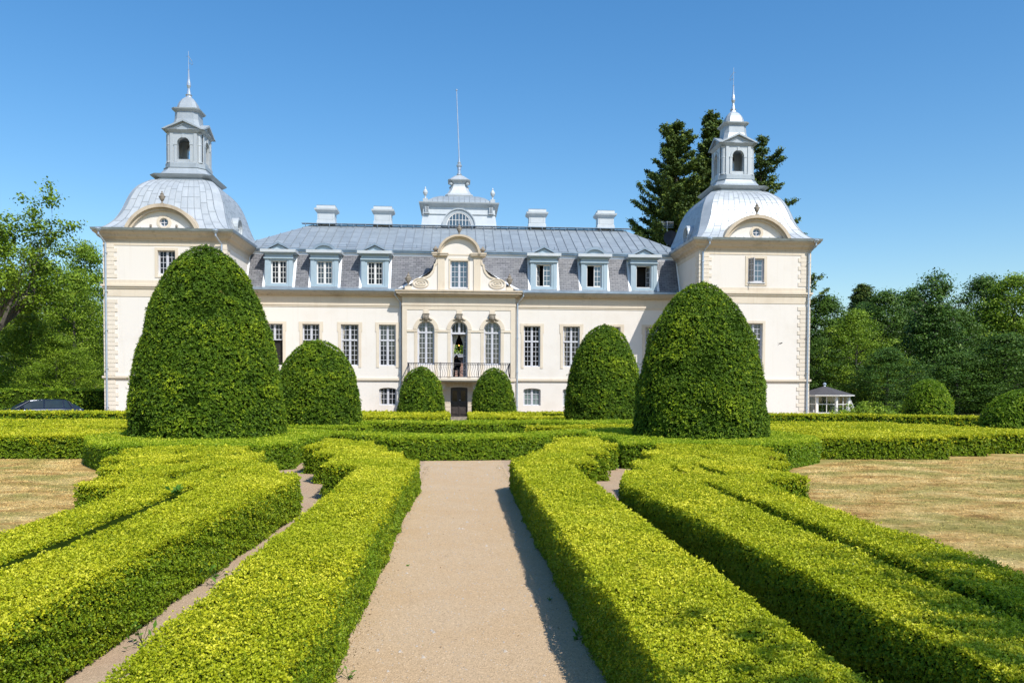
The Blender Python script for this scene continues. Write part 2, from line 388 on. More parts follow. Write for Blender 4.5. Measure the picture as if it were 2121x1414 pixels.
# ---- wing walls ----
ground_w = dict(rows=3)
LW = [(-7.46, -6.34), (-5.05, -3.98), (-9.87, -8.80), (-12.16, -11.10)]
RW = [(4.22, 5.30), (6.78, 7.87), (9.46, 10.54), (12.16, 13.24)]
GZ0, GZ1 = 1.08, 2.19
for (x0, x1, wins, nm) in ((-13.4, -3.55, LW, 'wing_wall'), (3.65, 14.47, RW, 'wing_wall')):
    mb = MB(); ops = [(a, b, 3.60, 6.21, 0) for a, b in wins]+[(a+.0, b+.04, GZ0, GZ1, .13) for a, b in wins]
    wall(mb, x0, x1, 0, 8.25, W_Y, ops)
    o = mb.build(nm, 'stucco', manor)
    t = MB()       # string course, frieze bands, plinth
    t.box(x0, x1, W_Y-.10, W_Y-.002, 2.66, 2.80); t.box(x0, x1, W_Y-.05, W_Y-.002, 2.60, 2.66)
    t.box(x0, x1, W_Y-.07, W_Y-.002, 7.40, 7.52); t.box(x0, x1, W_Y-.035, W_Y-.002, 7.30, 7.40); t.box(x0, x1, W_Y-.02, W_Y-.002, 7.52, 8.02)
    t.build('stone_band', 'trim', manor)
    cnc = MB(); cnc.box(x0, x1, W_Y-.16, W_Y-.021, 7.98, 8.06); cnc.box(x0, x1, W_Y-.32, W_Y-.0, 8.06, 8.16); cnc.box(x0, x1, W_Y-.45, W_Y+.2, 8.16, 8.28)
    cnc.build('cornice', 'cornice', manor)
    gt = MB(); gt.box(x0, x1, W_Y-.56, W_Y-.20, 8.285, 8.40); gt.add([(x0, W_Y-.50, 8.40), (x1, W_Y-.50, 8.40), (x1, W_Y-.13, 8.52), (x0, W_Y-.13, 8.52)], [(0, 1, 2, 3)])
    for k in range(int((x1-x0)/.40)): gt.box(x0+.4*k, x0+.4*k+.02, W_Y-.57, W_Y-.56, 8.285, 8.40)
    gt.build('gutter', 'gutter', manor)
    for i, (a, b) in enumerate(wins):
        op = (nm and x0 < 0 and i >= 2)
        wz0 = 3.60
        if op:   # upper part shut, lower casements standing open
            o = window(a, b, 5.18, 6.21, W_Y+.17, 3, sill=False)
            MB().box(a, b, W_Y+.31, W_Y+.33, 3.60, 5.2).build('unlit_room_board', 'dark', o)  # black board in place of the unlit room behind the open casements
            if i == 3: casement(b, 3.64, 5.14, W_Y+.16, .5, R(100), o, 5, -1)
        else:
            o = window(a, b, wz0, 6.21, W_Y+.17, 5, transom=5.22, top_rows=3)
        s = MB(); e = .17
        s.box(a-e, a, W_Y-.03, W_Y-.002, wz0-.12, 6.21); s.box(b, b+e, W_Y-.03, W_Y-.002, wz0-.12, 6.21); s.box(a-e, b+e, W_Y-.032, W_Y-.002, 6.21, 6.36)
        s.box(a-e-.06, a-e, W_Y-.03, W_Y-.002, 5.75, 6.36); s.box(b+e, b+e+.06, W_Y-.03, W_Y-.002, 5.75, 6.36)
        s.build('surround', 'trim', o)
        window(a, b+.04, GZ0, GZ1, W_Y+.17, 3, rise=.13, gl='glass_pale' if x0 > 0 else 'glass')
# ---- wing roofs: mansard slopes with slates ----
ms = MB(); m0 = (W_Y-.12, 8.50); m1 = (W_Y+.92, 10.72)
def mrp(z): t = (z-m0[1])/(m1[1]-m0[1]); return m0[0]+(m1[0]-m0[0])*t
mx_s = sorted([-13.4, 14.47]+[c_+e_*.84 for c_ in (-11.33, -8.48, -5.30, 5.50, 8.80, 12.05) for e_ in (-1, 1)]+[-1.4, 1.5]); mz_s = [m0[1], 8.55, 10.6, m1[1]]
for i_ in range(len(mx_s)-1):
    for j_ in range(3):
        if i_ % 2 == 1 and j_ == 1: continue
        xa_, xb_, za_, zb_ = mx_s[i_], mx_s[i_+1], mz_s[j_], mz_s[j_+1]
        ms.add([(xa_, mrp(za_), za_), (xb_, mrp(za_), za_), (xb_, mrp(zb_), zb_), (xa_, mrp(zb_), zb_)], [(0, 1, 2, 3)]); ms.build('mansard_slates', 'slate', manor)
fl = MB(); fl.add([(-13.4, m1[0]-.03, 10.70), (14.47, m1[0]-.03, 10.70), (14.47, m1[0]-.03, 10.90), (-13.4, m1[0]-.03, 10.90)], [(0, 1, 2, 3)])
def on_roof(z, out=.0): t = (z-m0[1])/(m1[1]-m0[1]); return m0[0]+(m1[0]-m0[0])*t-out
for xa, s in ((-13.38, 1), (14.45, -1)):
    xs = sorted((xa, xa+s*.10)); fl.add([(xs[0], on_roof(8.5, .02), 8.5), (xs[1], on_roof(8.5, .02), 8.5), (xs[1], on_roof(10.7, .02), 10.7), (xs[0], on_roof(10.7, .02), 10.7)], [(0, 1, 2, 3)])
fl.build('flashing', 'flashing', manor)
ev = MB(); ev.box(-13.4, 14.47, m1[0]-.16, m1[0]+.02, 10.90, 11.02); ev.box(-13.4, 14.47, m1[0]-.24, m1[0]+.1, 11.02, 11.09)
ev.build('roof_eaves', 'gutter', manor)
# upper roof: standing seam sheets, one face per sheet
RY0, RZ0, RY1, RZ1 = W_Y+.70, 11.10, 59.0, 13.62
XL0, XR0, XL1, XR1 = -14.4, 15.1, -10.35, 11.85
rf = MB(); seams = MB()
def rp(x, t): return (x, RY0+(RY1-RY0)*t, RZ0+(RZ1-RZ0)*t)
sw = .60; x = XL0
while x < XR0-.01:
    x2 = min(x+sw, XR0)
    def tm(xx):
        if xx < XL1: return (xx-XL0)/(XL1-XL0)
        if xx > XR1: return (XR0-xx)/(XR0-XR1)
        return 1.
    a, b = tm(x), tm(x2)
    nrow = 5; off = random.random()*.6
    ts = [0]+[(k+off)/nrow for k in range(nrow)]+[1]
    for k in range(len(ts)-1):
        t0, t1 = ts[k], ts[k+1]
        q = [rp(x, min(t0, a)), rp(x2, min(t0, b)), rp(x2, min(t1, b)), rp(x, min(t1, a))]
        if min(t0, a) < min(t1, a) or min(t0, b) < min(t1, b):
            rf.add(q, [(0, 1, 2, 3)], random.random())
            if t1 < min(a, b) and t1 < 1: seams.add([(p[0], p[1]-.008, p[2]+.010) for p in (rp(x+.02, t1), rp(x2-.02, t1), rp(x2-.02, t1+.004), rp(x+.02, t1+.004))], [(0, 1, 2, 3)])
    if a > .02:
        p, q = rp(x, 0), rp(x, a); seams.add([(x-.016, p[1], p[2]), (x+.016, p[1], p[2]), (x+.016, q[1], q[2]), (x-.016, q[1], q[2]), (x-.016, p[1], p[2]+.05), (x+.016, p[1], p[2]+.05), (x+.016, q[1], q[2]+.05), (x-.016, q[1], q[2]+.05)], [(4, 5, 6, 7), (0, 4, 7, 3), (1, 2, 6, 5), (0, 1, 5, 4)])
    x = x2
rf.add([(XL0, RY0, RZ0), rp(XL1, 1), (XL1, 66, RZ1), (XL0, 71, RZ0)], [(0, 1, 2, 3)]); rf.add([(XR0, RY0, RZ0), rp(XR1, 1), (XR1, 66, RZ1), (XR0, 71, RZ0)], [(0, 1, 2, 3)])
rf.add([(XL1, 59, RZ1), (XR1, 59, RZ1), (XR1, 66, RZ1), (XL1, 66, RZ1)], [(0, 1, 2, 3)])
rf.add([(XL1, 66, RZ1), (XR1, 66, RZ1), (XR0, 71, RZ0), (XL0, 71, RZ0)], [(0, 1, 2, 3)])
rfo = rf.build('upper_roof', 'zinc_roof', manor); seams.build('standing_seam', 'seam', rfo)
# snow rail, ladder hooks and ridge walkway
rr = MB()
rr.box(XL1-.6, XR1+.5, 58.55, 58.95, RZ1+.02, RZ1+.06)
for k in range(28): xx = XL1-.3+k*.83; rr.tube([(xx, 58.6, RZ1-.30), (xx, 58.4, RZ1-.12), (xx, 58.6, RZ1+.03)], .028, 5)
for k in range(19): xx = XL0+1.2+k*1.5; rr.tube([(xx, RY0+.35, RZ0+.14), (xx, RY0+.28, RZ0+.38)], .022, 5)
rr.tube([(XL0+1, RY0+.3, RZ0+.30), (XR0-1, RY0+.3, RZ0+.30)], .014, 5)
rr.build('roof_walkway', 'gutter', manor)
# walls at the back and sides so that the house is a closed volume (with a doorway through the hall)
bk = MB(); wall(bk, -20.3, 21.3, 0, 11, 71, [(-1.5, 2.0, 2.9, 5.9, 0)], -.3); bk.build('back_wall', 'stucco', manor)
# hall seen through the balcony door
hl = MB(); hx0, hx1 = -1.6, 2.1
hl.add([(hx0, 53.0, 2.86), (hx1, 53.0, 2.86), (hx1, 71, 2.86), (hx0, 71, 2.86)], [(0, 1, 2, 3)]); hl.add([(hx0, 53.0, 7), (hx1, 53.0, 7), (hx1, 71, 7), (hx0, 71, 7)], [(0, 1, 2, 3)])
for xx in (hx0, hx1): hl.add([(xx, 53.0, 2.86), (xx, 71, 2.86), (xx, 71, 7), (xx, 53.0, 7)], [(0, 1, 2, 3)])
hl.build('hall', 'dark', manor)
# chimneys
for (a, b, y) in ((-10.02, -8.62, 58.9), (-6.05, -4.65, 58.9), (4.95, 6.32, 58.9), (9.93, 11.28, 58.9)):
    c = (a+b)/2; hw = (b-a)/2-.08; yc = y+.55
    m = MB(); m.loft([(hw+.03, .50, 13.5), (hw+.03, .50, 13.95), (hw-.02, .46, 13.98), (hw-.02, .46, 14.50), (hw+.06, .54, 14.58), (hw+.16, .64, 14.66), (hw+.18, .66, 14.78), (hw+.04, .5, 14.81), (hw+.03, .49, 14.98)], c, yc)
    for (u, v, p, q) in ((-hw+.12, -hw+.15, 14.04, 14.46), (hw-.15, hw-.12, 14.04, 14.46), (-hw+.12, hw-.12, 14.02, 14.05), (-hw+.12, hw-.12, 14.44, 14.46)): m.box(c+u, c+v, yc-.475, yc-.458, p, q)
    ch = m.build('chimney', 'zinc_pale', manor)
    MB().box(c-hw-.02, c+hw+.02, yc-.48, yc+.48, 14.981, 15.02).build('cap', 'seam', ch)
# ---- dormers ----
def dormer(x0, x1, kind, openst=0, gl='glass'):
    c = (x0+x1)/2; hw = .86; yf = W_Y-.02; d = MB(); zb = 8.62
    # pilasters + inner frame + entablature
    for s in (-1, 1):
        d.box(*sorted((c+s*hw, c+s*(hw-.24))), yf, yf+.1, zb, 10.30)
        d.box(*sorted((c+s*(hw-.24), c+s*(x1-x0)/2)), yf+.03, yf+.25, zb, 10.30)
        # cheek
        xc = c+s*(hw-.03); d.add([(xc, yf+.1, zb), (xc, yf+.1, 10.6), (xc, on_roof(10.6), 10.6), (xc, on_roof(zb)+.05, zb)], [(0, 1, 2, 3)])
    d.box(c-hw-.02, c+hw+.02, yf-.04, yf+.12, zb-.12, zb+.0); d.box(c-(x1-x0)/2, c+(x1-x0)/2, yf+.03, yf+.2, zb, 8.75)
    d.box(c-(x1-x0)/2, c+(x1-x0)/2, yf+.03, yf+.2, 10.18, 10.30)
    d.box(c-hw-.06, c+hw+.06, yf-.08, on_roof(10.4), 10.30, 10.38); d.box(c-hw-.01, c+hw+.01, yf-.02, on_roof(10.6), 10.38, 10.62)
    d.box(c-hw-.16, c+hw+.16, yf-.18, on_roof(10.6), 10.62, 10.68)
    o = d.build('dormer', 'dormer', manor)
    s = MB(); s.box(c-hw-.24, c+hw+.24, yf-.28, on_roof(10.7)+.1, 10.68, 10.86); s.build('slab', 'zinc_pale', o)
    p = MB(); q = MB()
    if kind == 'tri':
        p.strip([(c-.68, 10.88), (c, 11.22), (c+.68, 10.88)], [(c-.86, 10.87), (c, 11.36), (c+.86, 10.87)], yf-.20, yf+1.6)
        q.pxz([(c-.6, 10.865), (c+.6, 10.865), (c, 11.20)], yf-.05, yf+1.5)
    else:
        ai, ao = arc(c, 10.35, .78, .80, 140, 40), arc(c, 10.35, .95, .96, 147, 33)
        p.strip(ai, ao, yf-.20, yf+1.6); q.pxz([(c-.6, 10.865)]+[(a, b) for a, b in ai[::-1] if b > 10.87][::-1]+[(c+.6, 10.865)], yf-.05, yf+1.5)
    p.build('pediment', 'gutter', o); q.build('tympanum', 'dormer', o)
    f = MB()
    for s_ in (-1, 1):
        xa = c+s_*(hw-.02); xb = c+s_*(hw+.15)
        f.add([(xa, on_roof(8.52, .03), 8.52), (xb, on_roof(8.52, .03), 8.52), (xb, on_roof(10.62, .03), 10.62), (xa, on_roof(10.62, .03), 10.62)], [(0, 1, 2, 3)])
    f.build('flashing', 'flashing', o)
    a, b, z0, z1 = x0, x1, 8.75, 10.18
    if not openst: window(a, b, z0, z1, yf+.15, 4, parent=o, sill=False, mat='framew', gl=gl)
    else:
        fr = MB()
        for (u, v, zz0, zz1) in ((a, a+.05, z0, z1), (b-.05, b, z0, z1), (a+.05, b-.05, z0, z0+.05), (a+.05, b-.05, z1-.05, z1)): fr.box(u, v, yf+.15, yf+.22, zz0, zz1)
        fr.build('window_frame', 'framew', o)
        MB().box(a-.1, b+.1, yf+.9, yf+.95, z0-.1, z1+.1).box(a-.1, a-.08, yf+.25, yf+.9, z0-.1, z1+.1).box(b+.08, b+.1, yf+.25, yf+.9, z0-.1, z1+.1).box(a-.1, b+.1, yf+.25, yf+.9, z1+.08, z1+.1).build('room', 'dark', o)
        if openst == 1: casement(a+.05, z0+.05, z1-.05, yf+.2, .46, R(62), o, 4, 1, 'framew'); casement(b-.05, z0+.05, z1-.05, yf+.2, .46, R(4), o, 4, -1, 'framew')
        if openst == 2: casement(b-.05, z0+.05, z1-.05, yf+.2, .46, R(2), o, 4, -1, 'framew')
        if openst == 3: casement(b-.05, z0+.05, z1-.05, yf+.2, .46, R(68), o, 4, -1, 'framew')
for (c, k, op, gl) in ((-11.33, 'tri', 0, 'glass'), (-8.48, 'seg', 0, 'glass'), (-5.30, 'tri', 0, 'glass'), (5.50, 'tri', 1, ''), (8.80, 'seg', 2, ''), (12.05, 'tri', 3, '')):
    dormer(c-.5, c+.5, k, op, gl)

# ---- centre bay (risalit) ----
x0, x1 = -3.55, 3.65; XC = .05
ARC = [-2.05, .06, 2.17]
mb = MB(); ops = [(c-.54, c+.54, 2.90 if i == 1 else 3.66, 6.44, .54) for i, c in enumerate(ARC)]+[(-.48, .60, .36, 2.24, .06)]
wall(mb, x0, x1, 0, 8.25, C_Y, ops, .36)
for xx in (x0, x1): mb.add([(xx, C_Y, 0), (xx, W_Y, 0), (xx, W_Y, 8.25), (xx, C_Y, 8.25)], [(0, 1, 2, 3)])
mb.build('centre_wall', 'stucco', manor)
t = MB(); y = C_Y
t.box(x0-.03, x1+.03, y-.06, y-.002, 7.42, 7.54); t.box(x0, x1, y-.03, y-.002, 7.30, 7.42); t.box(x0, x1, y-.02, y-.002, 7.54, 8.0)
for a, b in ((x0, x0+.30), (x1-.30, x1)): t.box(a, b, y-.028, y-.002, 2.86, 7.30)
t.box(x0+.30, x1-.30, y-.028, y-.002, 7.14, 7.30)
cuts = [x0+.30]+[v for c in ARC for v in (c-.54, c+.54)]+[x1-.30]
for k in range(0, 8, 2):
    a, b = cuts[k], cuts[k+1]
    t.box(a, b, y-.05, y-.002, 5.74, 5.88)
    wa = .20 if k else 0; wb = .20 if k < 6 else 0
    if wa: t.box(a, a+wa, y-.024, y-.002, 2.86, 5.74)
    if wb: t.box(b-wb, b, y-.024, y-.002, 2.86, 5.74)
for c in ARC:
    t.strip(arc(c, 5.90, .54, .54, 180, 0, 20), arc(c, 5.90, .80, .80, 180, 0, 20), y-.06, y-.002)
    t.box(c-.17, c+.17, y-.04, y-.002, 6.70, 7.14)
t.box(x0-.02, x1+.02, y-.10, y-.002, 2.62, 2.80)
for k in range(9): # rusticated door surround
    z = .05+k*.235
    for s in (-1, 1): xx = XC+.01+s*.56; t.box(*sorted((xx, xx+s*(.62 if k % 2 else .52))), y-.035, y-.002, z, z+.215)
for k in range(9):
    a0 = R(60+k*60/9); a1 = R(60+(k+1)*60/9-.9)
    p = [(XC+1.9*math.cos(a)*1., 2.32-1.62+1.9*math.sin(a)*.86) for a in (a0, a1)]; q = [(XC+2.4*math.cos(a), 2.32-1.62+2.4*math.sin(a)*.86) for a in (a0, a1)]
    if k != 99: t.add([(p[0][0], y-.035, p[0][1]), (p[1][0], y-.035, p[1][1]), (q[1][0], y-.035, min(2.6, q[1][1])), (q[0][0], y-.035, min(2.6, q[0][1]))], [(0, 1, 2, 3)])
t.build('stone_trim', 'trim', manor)
for c in ARC: # carved mask keystones with swags
    k_ = MB(); k_.loft([(.10, .06, 6.42), (.15, .12, 6.55), (.19, .16, 6.72), (.17, .15, 6.82), (.22, .17, 6.86), (.22, .17, 6.90)], c, y-.08)
    for s in (-1, 1): k_.tube([(c+s*.16, y-.10, 6.62), (c+s*.28, y-.10, 6.52), (c+s*.40, y-.08, 6.50)], [.05, .045, .02], 6)
    k_.lathe([(.0, 6.5), (.09, 6.53), (.12, 6.62), (.09, 6.72), (0, 6.75)], c, y-.2, 8)
    k_.build('keystone_mask', 'urn', manor)
cc = MB(); cc.box(x0-.12, x1+.12, y-.16, y+.3, 7.98, 8.05); cc.box(x0-.24, x1+.24, y-.30, y+.3, 8.05, 8.14); cc.box(x0-.36, x1+.36, y-.44, y+.4, 8.14, 8.27); cc.box(x0-.42, x1+.42, y-.50, y+.4, 8.27, 8.36)
cc.build('cornice', 'cornice', manor)
for i, c in enumerate(ARC):
    if i == 1:
        o = window(c-.54, c+.54, 5.66, 6.44, y+.2, 1, rise=.54, sill=False, fw_=.07, top_rows=None)
        fr = MB(); fr.box(c-.54, c-.46, y+.2, y+.28, 2.9, 5.66); fr.box(c+.46, c+.54, y+.2, y+.28, 2.9, 5.66); fr.box(c-.54, c+.54, y+.18, y+.30, 5.62, 5.72); fr.build('door_frame', 'frame', o)
        casement(c-.46, 2.92, 5.6, y+.3, .46, R(82), o, 6, 1); casement(c+.46, 2.92, 5.6, y+.3, .46, R(66), o, 6, -1)
        for s in (-1, 1):
            cu = MB(); cu.add([(c+s*.45, y+.62, 5.6), (c+s*.05, y+.62, 5.6), (c+s*.2, y+.62, 5.2), (c+s*.34, y+.62, 4.6), (c+s*.36, y+.62, 3.0), (c+s*.45, y+.62, 3.0)], [(0, 1, 2, 3, 4, 5)]); cu.build('curtain', 'curtain', o)
    else: window(c-.54, c+.54, 3.70, 6.44, y+.2, 6, transom=5.72, top_rows=2, rise=.54, fw_=.07, curtain=True)
# front door
dd = MB(); dd.box(-.48, .60, y+.2, y+.28, .36, 2.24)
dr = dd.build('front_door', 'door', manor)
dp = MB()
for s in (-1, 1):
    cx = .06+s*.27
    for (za, zb) in ((.50, .98), (1.06, 1.22)):
        dp.box(cx-.2, cx+.2, y+.17, y+.2, za, zb); dp.box(cx-.14, cx+.14, y+.15, y+.17, za+.05, zb-.05)
    dp.box(cx-.2, cx+.2, y+.175, y+.2, 1.28, 1.34); dp.box(cx-.2, cx+.2, y+.175, y+.2, 2.02, 2.10); dp.box(cx-.2, cx-.15, y+.175, y+.2, 1.34, 2.02); dp.box(cx+.15, cx+.2, y+.175, y+.2, 1.34, 2.02)
dp.box(.03, .09, y+.14, y+.2, .36, 2.24); dp.build('door_panel', 'door', dr)
MB().box(-.36, -.06, y+.188, y+.198, 1.34, 2.02).box(.18, .48, y+.188, y+.198, 1.34, 2.02).build('pane', 'glass', dr)
MB().lathe([(0, 1.38), (.03, 1.39), (.035, 1.42), (.0, 1.45)], .12, y+.12, 8).build('handle', 'sill', dr)
MB().box(-.62, .74, y-.35, y+.25, 0, .19).box(-.55, .67, y-.05, y+.25, .19, .36).build('door_step', 'step', manor)
# balcony
bl = MB(); bl.box(-3.22, 3.32, y-1.02, y-.101, 2.66, 2.80); bl.box(-3.15, 3.25, y-.95, y-.101, 2.58, 2.66)
blo = bl.build('balcony', 'trim', manor)
br = MB()
for s in (-1, 1):
    cx = .06+s*1.0; br.pxz([(cx-.16, 2.58), (cx+.16, 2.58), (cx+.12, 2.1), (cx-.12, 2.1)], y-.5, y-.04); 
    cx = .06+s*3.0; br.pxz([(cx-.16, 2.58), (cx+.16, 2.58), (cx+.12, 2.1), (cx-.12, 2.1)], y-.5, y-.04)
br.build('bracket', 'trim', blo)
ra = MB(); yr = y-.98; zt = 3.74; zb = 2.88; rad = .014
def bowed(x, yy, dy, dx=0): # serpentine baluster bulging outwards
    pts = []
    for k in range(8):
        t_ = k/7; z = zb+(zt-zb)*t_; bul = .11*math.sin(PI*min(1, t_*1.5))*(1-t_*.4) if t_ < .8 else 0
        pts.append((x+dx*math.sin(2*PI*t_)*.05-(bul if dx and not dy else 0)*dx, yy-bul*dy, z))
    ra.tube(pts, rad, 4)
ra.tube([(-3.14, yr, zt), (3.26, yr, zt)], .024, 5); ra.tube([(-3.14, yr, zb), (3.26, yr, zb)], .02, 5); ra.tube([(-3.14, yr, zt-.09), (3.26, yr, zt-.09)], .012, 4)
for s, xx in ((-1, -3.14), (1, 3.26)):
    for z_ in (zt, zb, zt-.09): ra.tube([(xx, yr, z_), (xx, y-.0, z_)], .02, 5)
    for k in range(7): bowed(xx, yr+.13*k+.07, 0, s)
for xx in (-3.14, -1.12, 1.25, 3.26): ra.box(xx-.022, xx+.022, yr-.022, yr+.022, 2.72, zt+.05)
for k in range(43):
    xx = -3.05+k*.146
    if abs(xx-.06) > .42: bowed(xx, yr, 1, 1 if xx < .06 else -1)
for k in range(7):  # scroll ornament in the middle
    a = 2*PI*k/7
    ra.tube([(.06+.05*math.cos(a), yr-.03, 3.2+.05*math.sin(a)), (.06+.2*math.cos(a+.5), yr-.05, 3.2+.18*math.sin(a+.5)), (.06+.32*math.cos(a+.2), yr-.04, 3.2+.26*math.sin(a+.2))], .022, 4)
for s in (-1, 1): ra.tube([(.06+s*.36, yr, zb), (.06+s*.40, yr-.03, 3.3), (.06+s*.25, yr, zt-.1)], .022, 4)
ra.build('railing', 'iron', blo)
# ---- scrolled gable over the centre ----
g = MB(); yg = C_Y-.05; gc = .05
prof = []
L = [(-3.12, 8.36), (-3.12, 8.66), (-2.98, 8.66)]
body = [(-3.42, 8.361), (-3.42, 8.60), (-3.02, 8.60)]
vol = [(gc+p[0], p[1]) for p in [(-2.97, 8.60), (-3.0, 8.80), (-2.86, 9.0), (-2.6, 9.10), (-2.35, 9.14), (-2.3, 9.2), (-2.05, 9.27), (-1.85, 9.42), (-1.68, 9.65), (-1.60, 9.95), (-1.62, 10.02), (-1.52, 10.08), (-1.48, 10.18), (-1.46, 10.52)]]
polyL = [(gc-3.42, 8.361), (gc-3.42, 8.60)]+vol+[(gc-1.46, 10.52)]
ww = [(gc-.56, 8.56), (gc-.56, 10.26), (gc+.56, 10.26), (gc+.56, 8.56)]
polyR = [(2*gc-a, b) for a, b in polyL][::-1]
g.pxz(polyL+[(gc-.56, 10.52), (gc-.56, 8.361)], yg, yg+.35)
g.pxz([(gc+.56, 8.361), (gc+.56, 10.52)]+polyR, yg, yg+.35)
g.box(gc-.56, gc+.56, yg, yg+.35, 8.361, 8.56)
g.pxz([(gc-1.25, 10.521)]+arc(gc, 10.55, 1.20, 1.12, 180, 0, 20)+[(gc+1.25, 10.521)], yg, yg+.35); g.box(gc-.56, gc+.56, yg, yg+.35, 10.26, 10.5205)
go = g.build('gable', 'stucco', manor)
tr = MB()
for s in (-1, 1):
    tr.box(*sorted((gc+s*.92, gc+s*1.36)), yg-.07, yg-.002, 8.36, 10.5)          # pilaster
    tr.box(*sorted((gc+s*.72, gc+s*1.70)), yg-.22, yg+.4, 10.56, 10.66); tr.box(*sorted((gc+s*.78, gc+s*1.62)), yg-.14, yg+.4, 10.5, 10.56); tr.box(*sorted((gc+s*.68, gc+s*1.74)), yg-.26, yg+.4, 10.66, 10.74)
    tr.box(*sorted((gc+s*.56, gc+s*.66)), yg-.03, yg-.002, 8.5, 10.30)
    cx, cz = gc+s*2.42, 8.84                                                     # volute spiral
    for rr_ in (1., .62, .3):
        tr.strip(arc(cx, cz, .50*rr_-.05, .30*rr_-.045, 0, 360, 24), arc(cx, cz, .50*rr_+.03, .30*rr_+.02, 0, 360, 24), yg-.06, yg-.002)
    e = [(gc+s*(-p[0]+gc)*1, p[1]) for p in [(gc+a-gc, b) for a, b in []]]
    edge = [(gc+s*abs(a-gc), b) for a, b in vol[4:]]
    inn = [(gc+s*(abs(a-gc)-.10), b-.08) for a, b in vol[4:]]
    tr.strip(inn, edge, yg-.05, yg-.002)
    tr.box(*sorted((gc+s*3.0, gc+s*3.44)), yg-.04, yg+.36, 8.362, 8.62)
tr.box(gc-.56, gc+.56, yg-.03, yg-.002, 10.26, 10.40); tr.box(gc-.66, gc-.56, yg-.03, yg-.002, 10.26, 10.40); tr.box(gc+.56, gc+.66, yg-.03, yg-.002, 10.26, 10.40)
tr.box(gc-.9, gc+.9, yg-.02, yg-.002, 10.60, 10.68)
tr.strip(arc(gc, 10.66, 1.12, 1.02, 180, 0, 24), arc(gc, 10.66, 1.28, 1.14, 180, 0, 24), yg-.16, yg-.002)
tr.build('gable_trim', 'trim', go)
ga = MB(); ga.strip(arc(gc, 10.66, 1.20, 1.10, 180, 0, 24), arc(gc, 10.66, 1.36, 1.22, 180, 0, 24), yg-.30, yg+1.2); ga.build('arch_hood', 'cornice', go)
window(gc-.56, gc+.56, 8.56, 10.26, yg+.14, 5, gl='glass_sky')
gr = MB()   # metal roof behind gable + shoulder flashings
for s in (-1, 1): gr.add([(gc+s*1.46, yg+.3, 8.9), (gc+s*1.46, yg+.3, 10.5), (gc+s*1.46, on_roof(10.5)+.3, 10.5), (gc+s*1.46, on_roof(8.9), 8.9)], [(0, 1, 2, 3)]); gr.add([(gc+s*3.4, yg+.35, 8.6), (gc+s*1.5, yg+.35, 9.9), (gc+s*1.5, on_roof(9.9), 9.9), (gc+s*3.9, on_roof(8.55)-.02, 8.52)], [(0, 1, 2, 3)])
gr.build('flashing', 'flashing', go)
def urn(cx, cy, z, h, name='urn', mat='urn', parent=manor):
    pr = [(.16, 0), (.16, .06), (.07, .10), (.055, .2), (.10, .26), (.17, .36), (.20, .50), (.21, .60), (.15, .68), (.12, .72), (.16, .75), (.12, .80), (.07, .86), (.04, .88), (.055, .94), (.01, 1.0)]
    m = MB(); m.lathe([(r_*h*.92, z+t_*h) for r_, t_ in pr], cx, cy, 14)
    for s in (-1, 1): m.tube([(cx+s*.16*h, cy, z+.62*h), (cx+s*.24*h, cy, z+.58*h), (cx+s*.17*h, cy, z+.45*h)], .02*h+.01, 5)
    return m.build(name, mat, parent, smooth=False)
urn(gc, yg+.05, 11.88, .72); urn(gc-3.22, yg+.12, 8.62, .90); urn(gc+3.22, yg+.12, 8.62, .90)
for s in (-1, 1): MB().lathe([(.10, 10.74), (.10, 10.8), (.06, 10.84), (.16, 10.92), (.17, 11.0), (.08, 11.1), (.05, 11.14), (.01, 11.2)], gc+s*1.50, yg+.05, 10).build('ball_finial', 'urn', manor)

# ---- downpipes ----
def pipe(x, y, z0, z1, xo, yo):
    m = MB(); r_ = .055
    m.tube([(xo, yo, z1+.05), (xo, yo, z1-.18), (x, y, z1-.62), (x, y, z0)], r_, 8); m.lathe([(.10, z1-.02), (.16, z1+.10), (.16, z1+.16)], xo, yo, 8)
    for z in np.arange(z0+1, z1-.8, 2.2): m.box(x-.075, x+.075, y-.07, y+.12, z, z+.04)
    m.build('downpipe', 'pipe', manor)
pipe(-3.68, W_Y-.13, 0, 8.25, -4.0, W_Y-.42); pipe(3.80, W_Y-.13, 0, 8.25, 4.15, W_Y-.42)
pipe(-20.12, T_Y-.12, 0, 11.0, -20.35, T_Y-.50); pipe(-13.62, T_Y-.12, 0, 11.0, -13.85, T_Y-.50)
pipe(14.62, T_Y-.12, 0, 11.0, 14.90, T_Y-.50); pipe(21.14, T_Y-.12, 0, 11.0, 21.40, T_Y-.50)

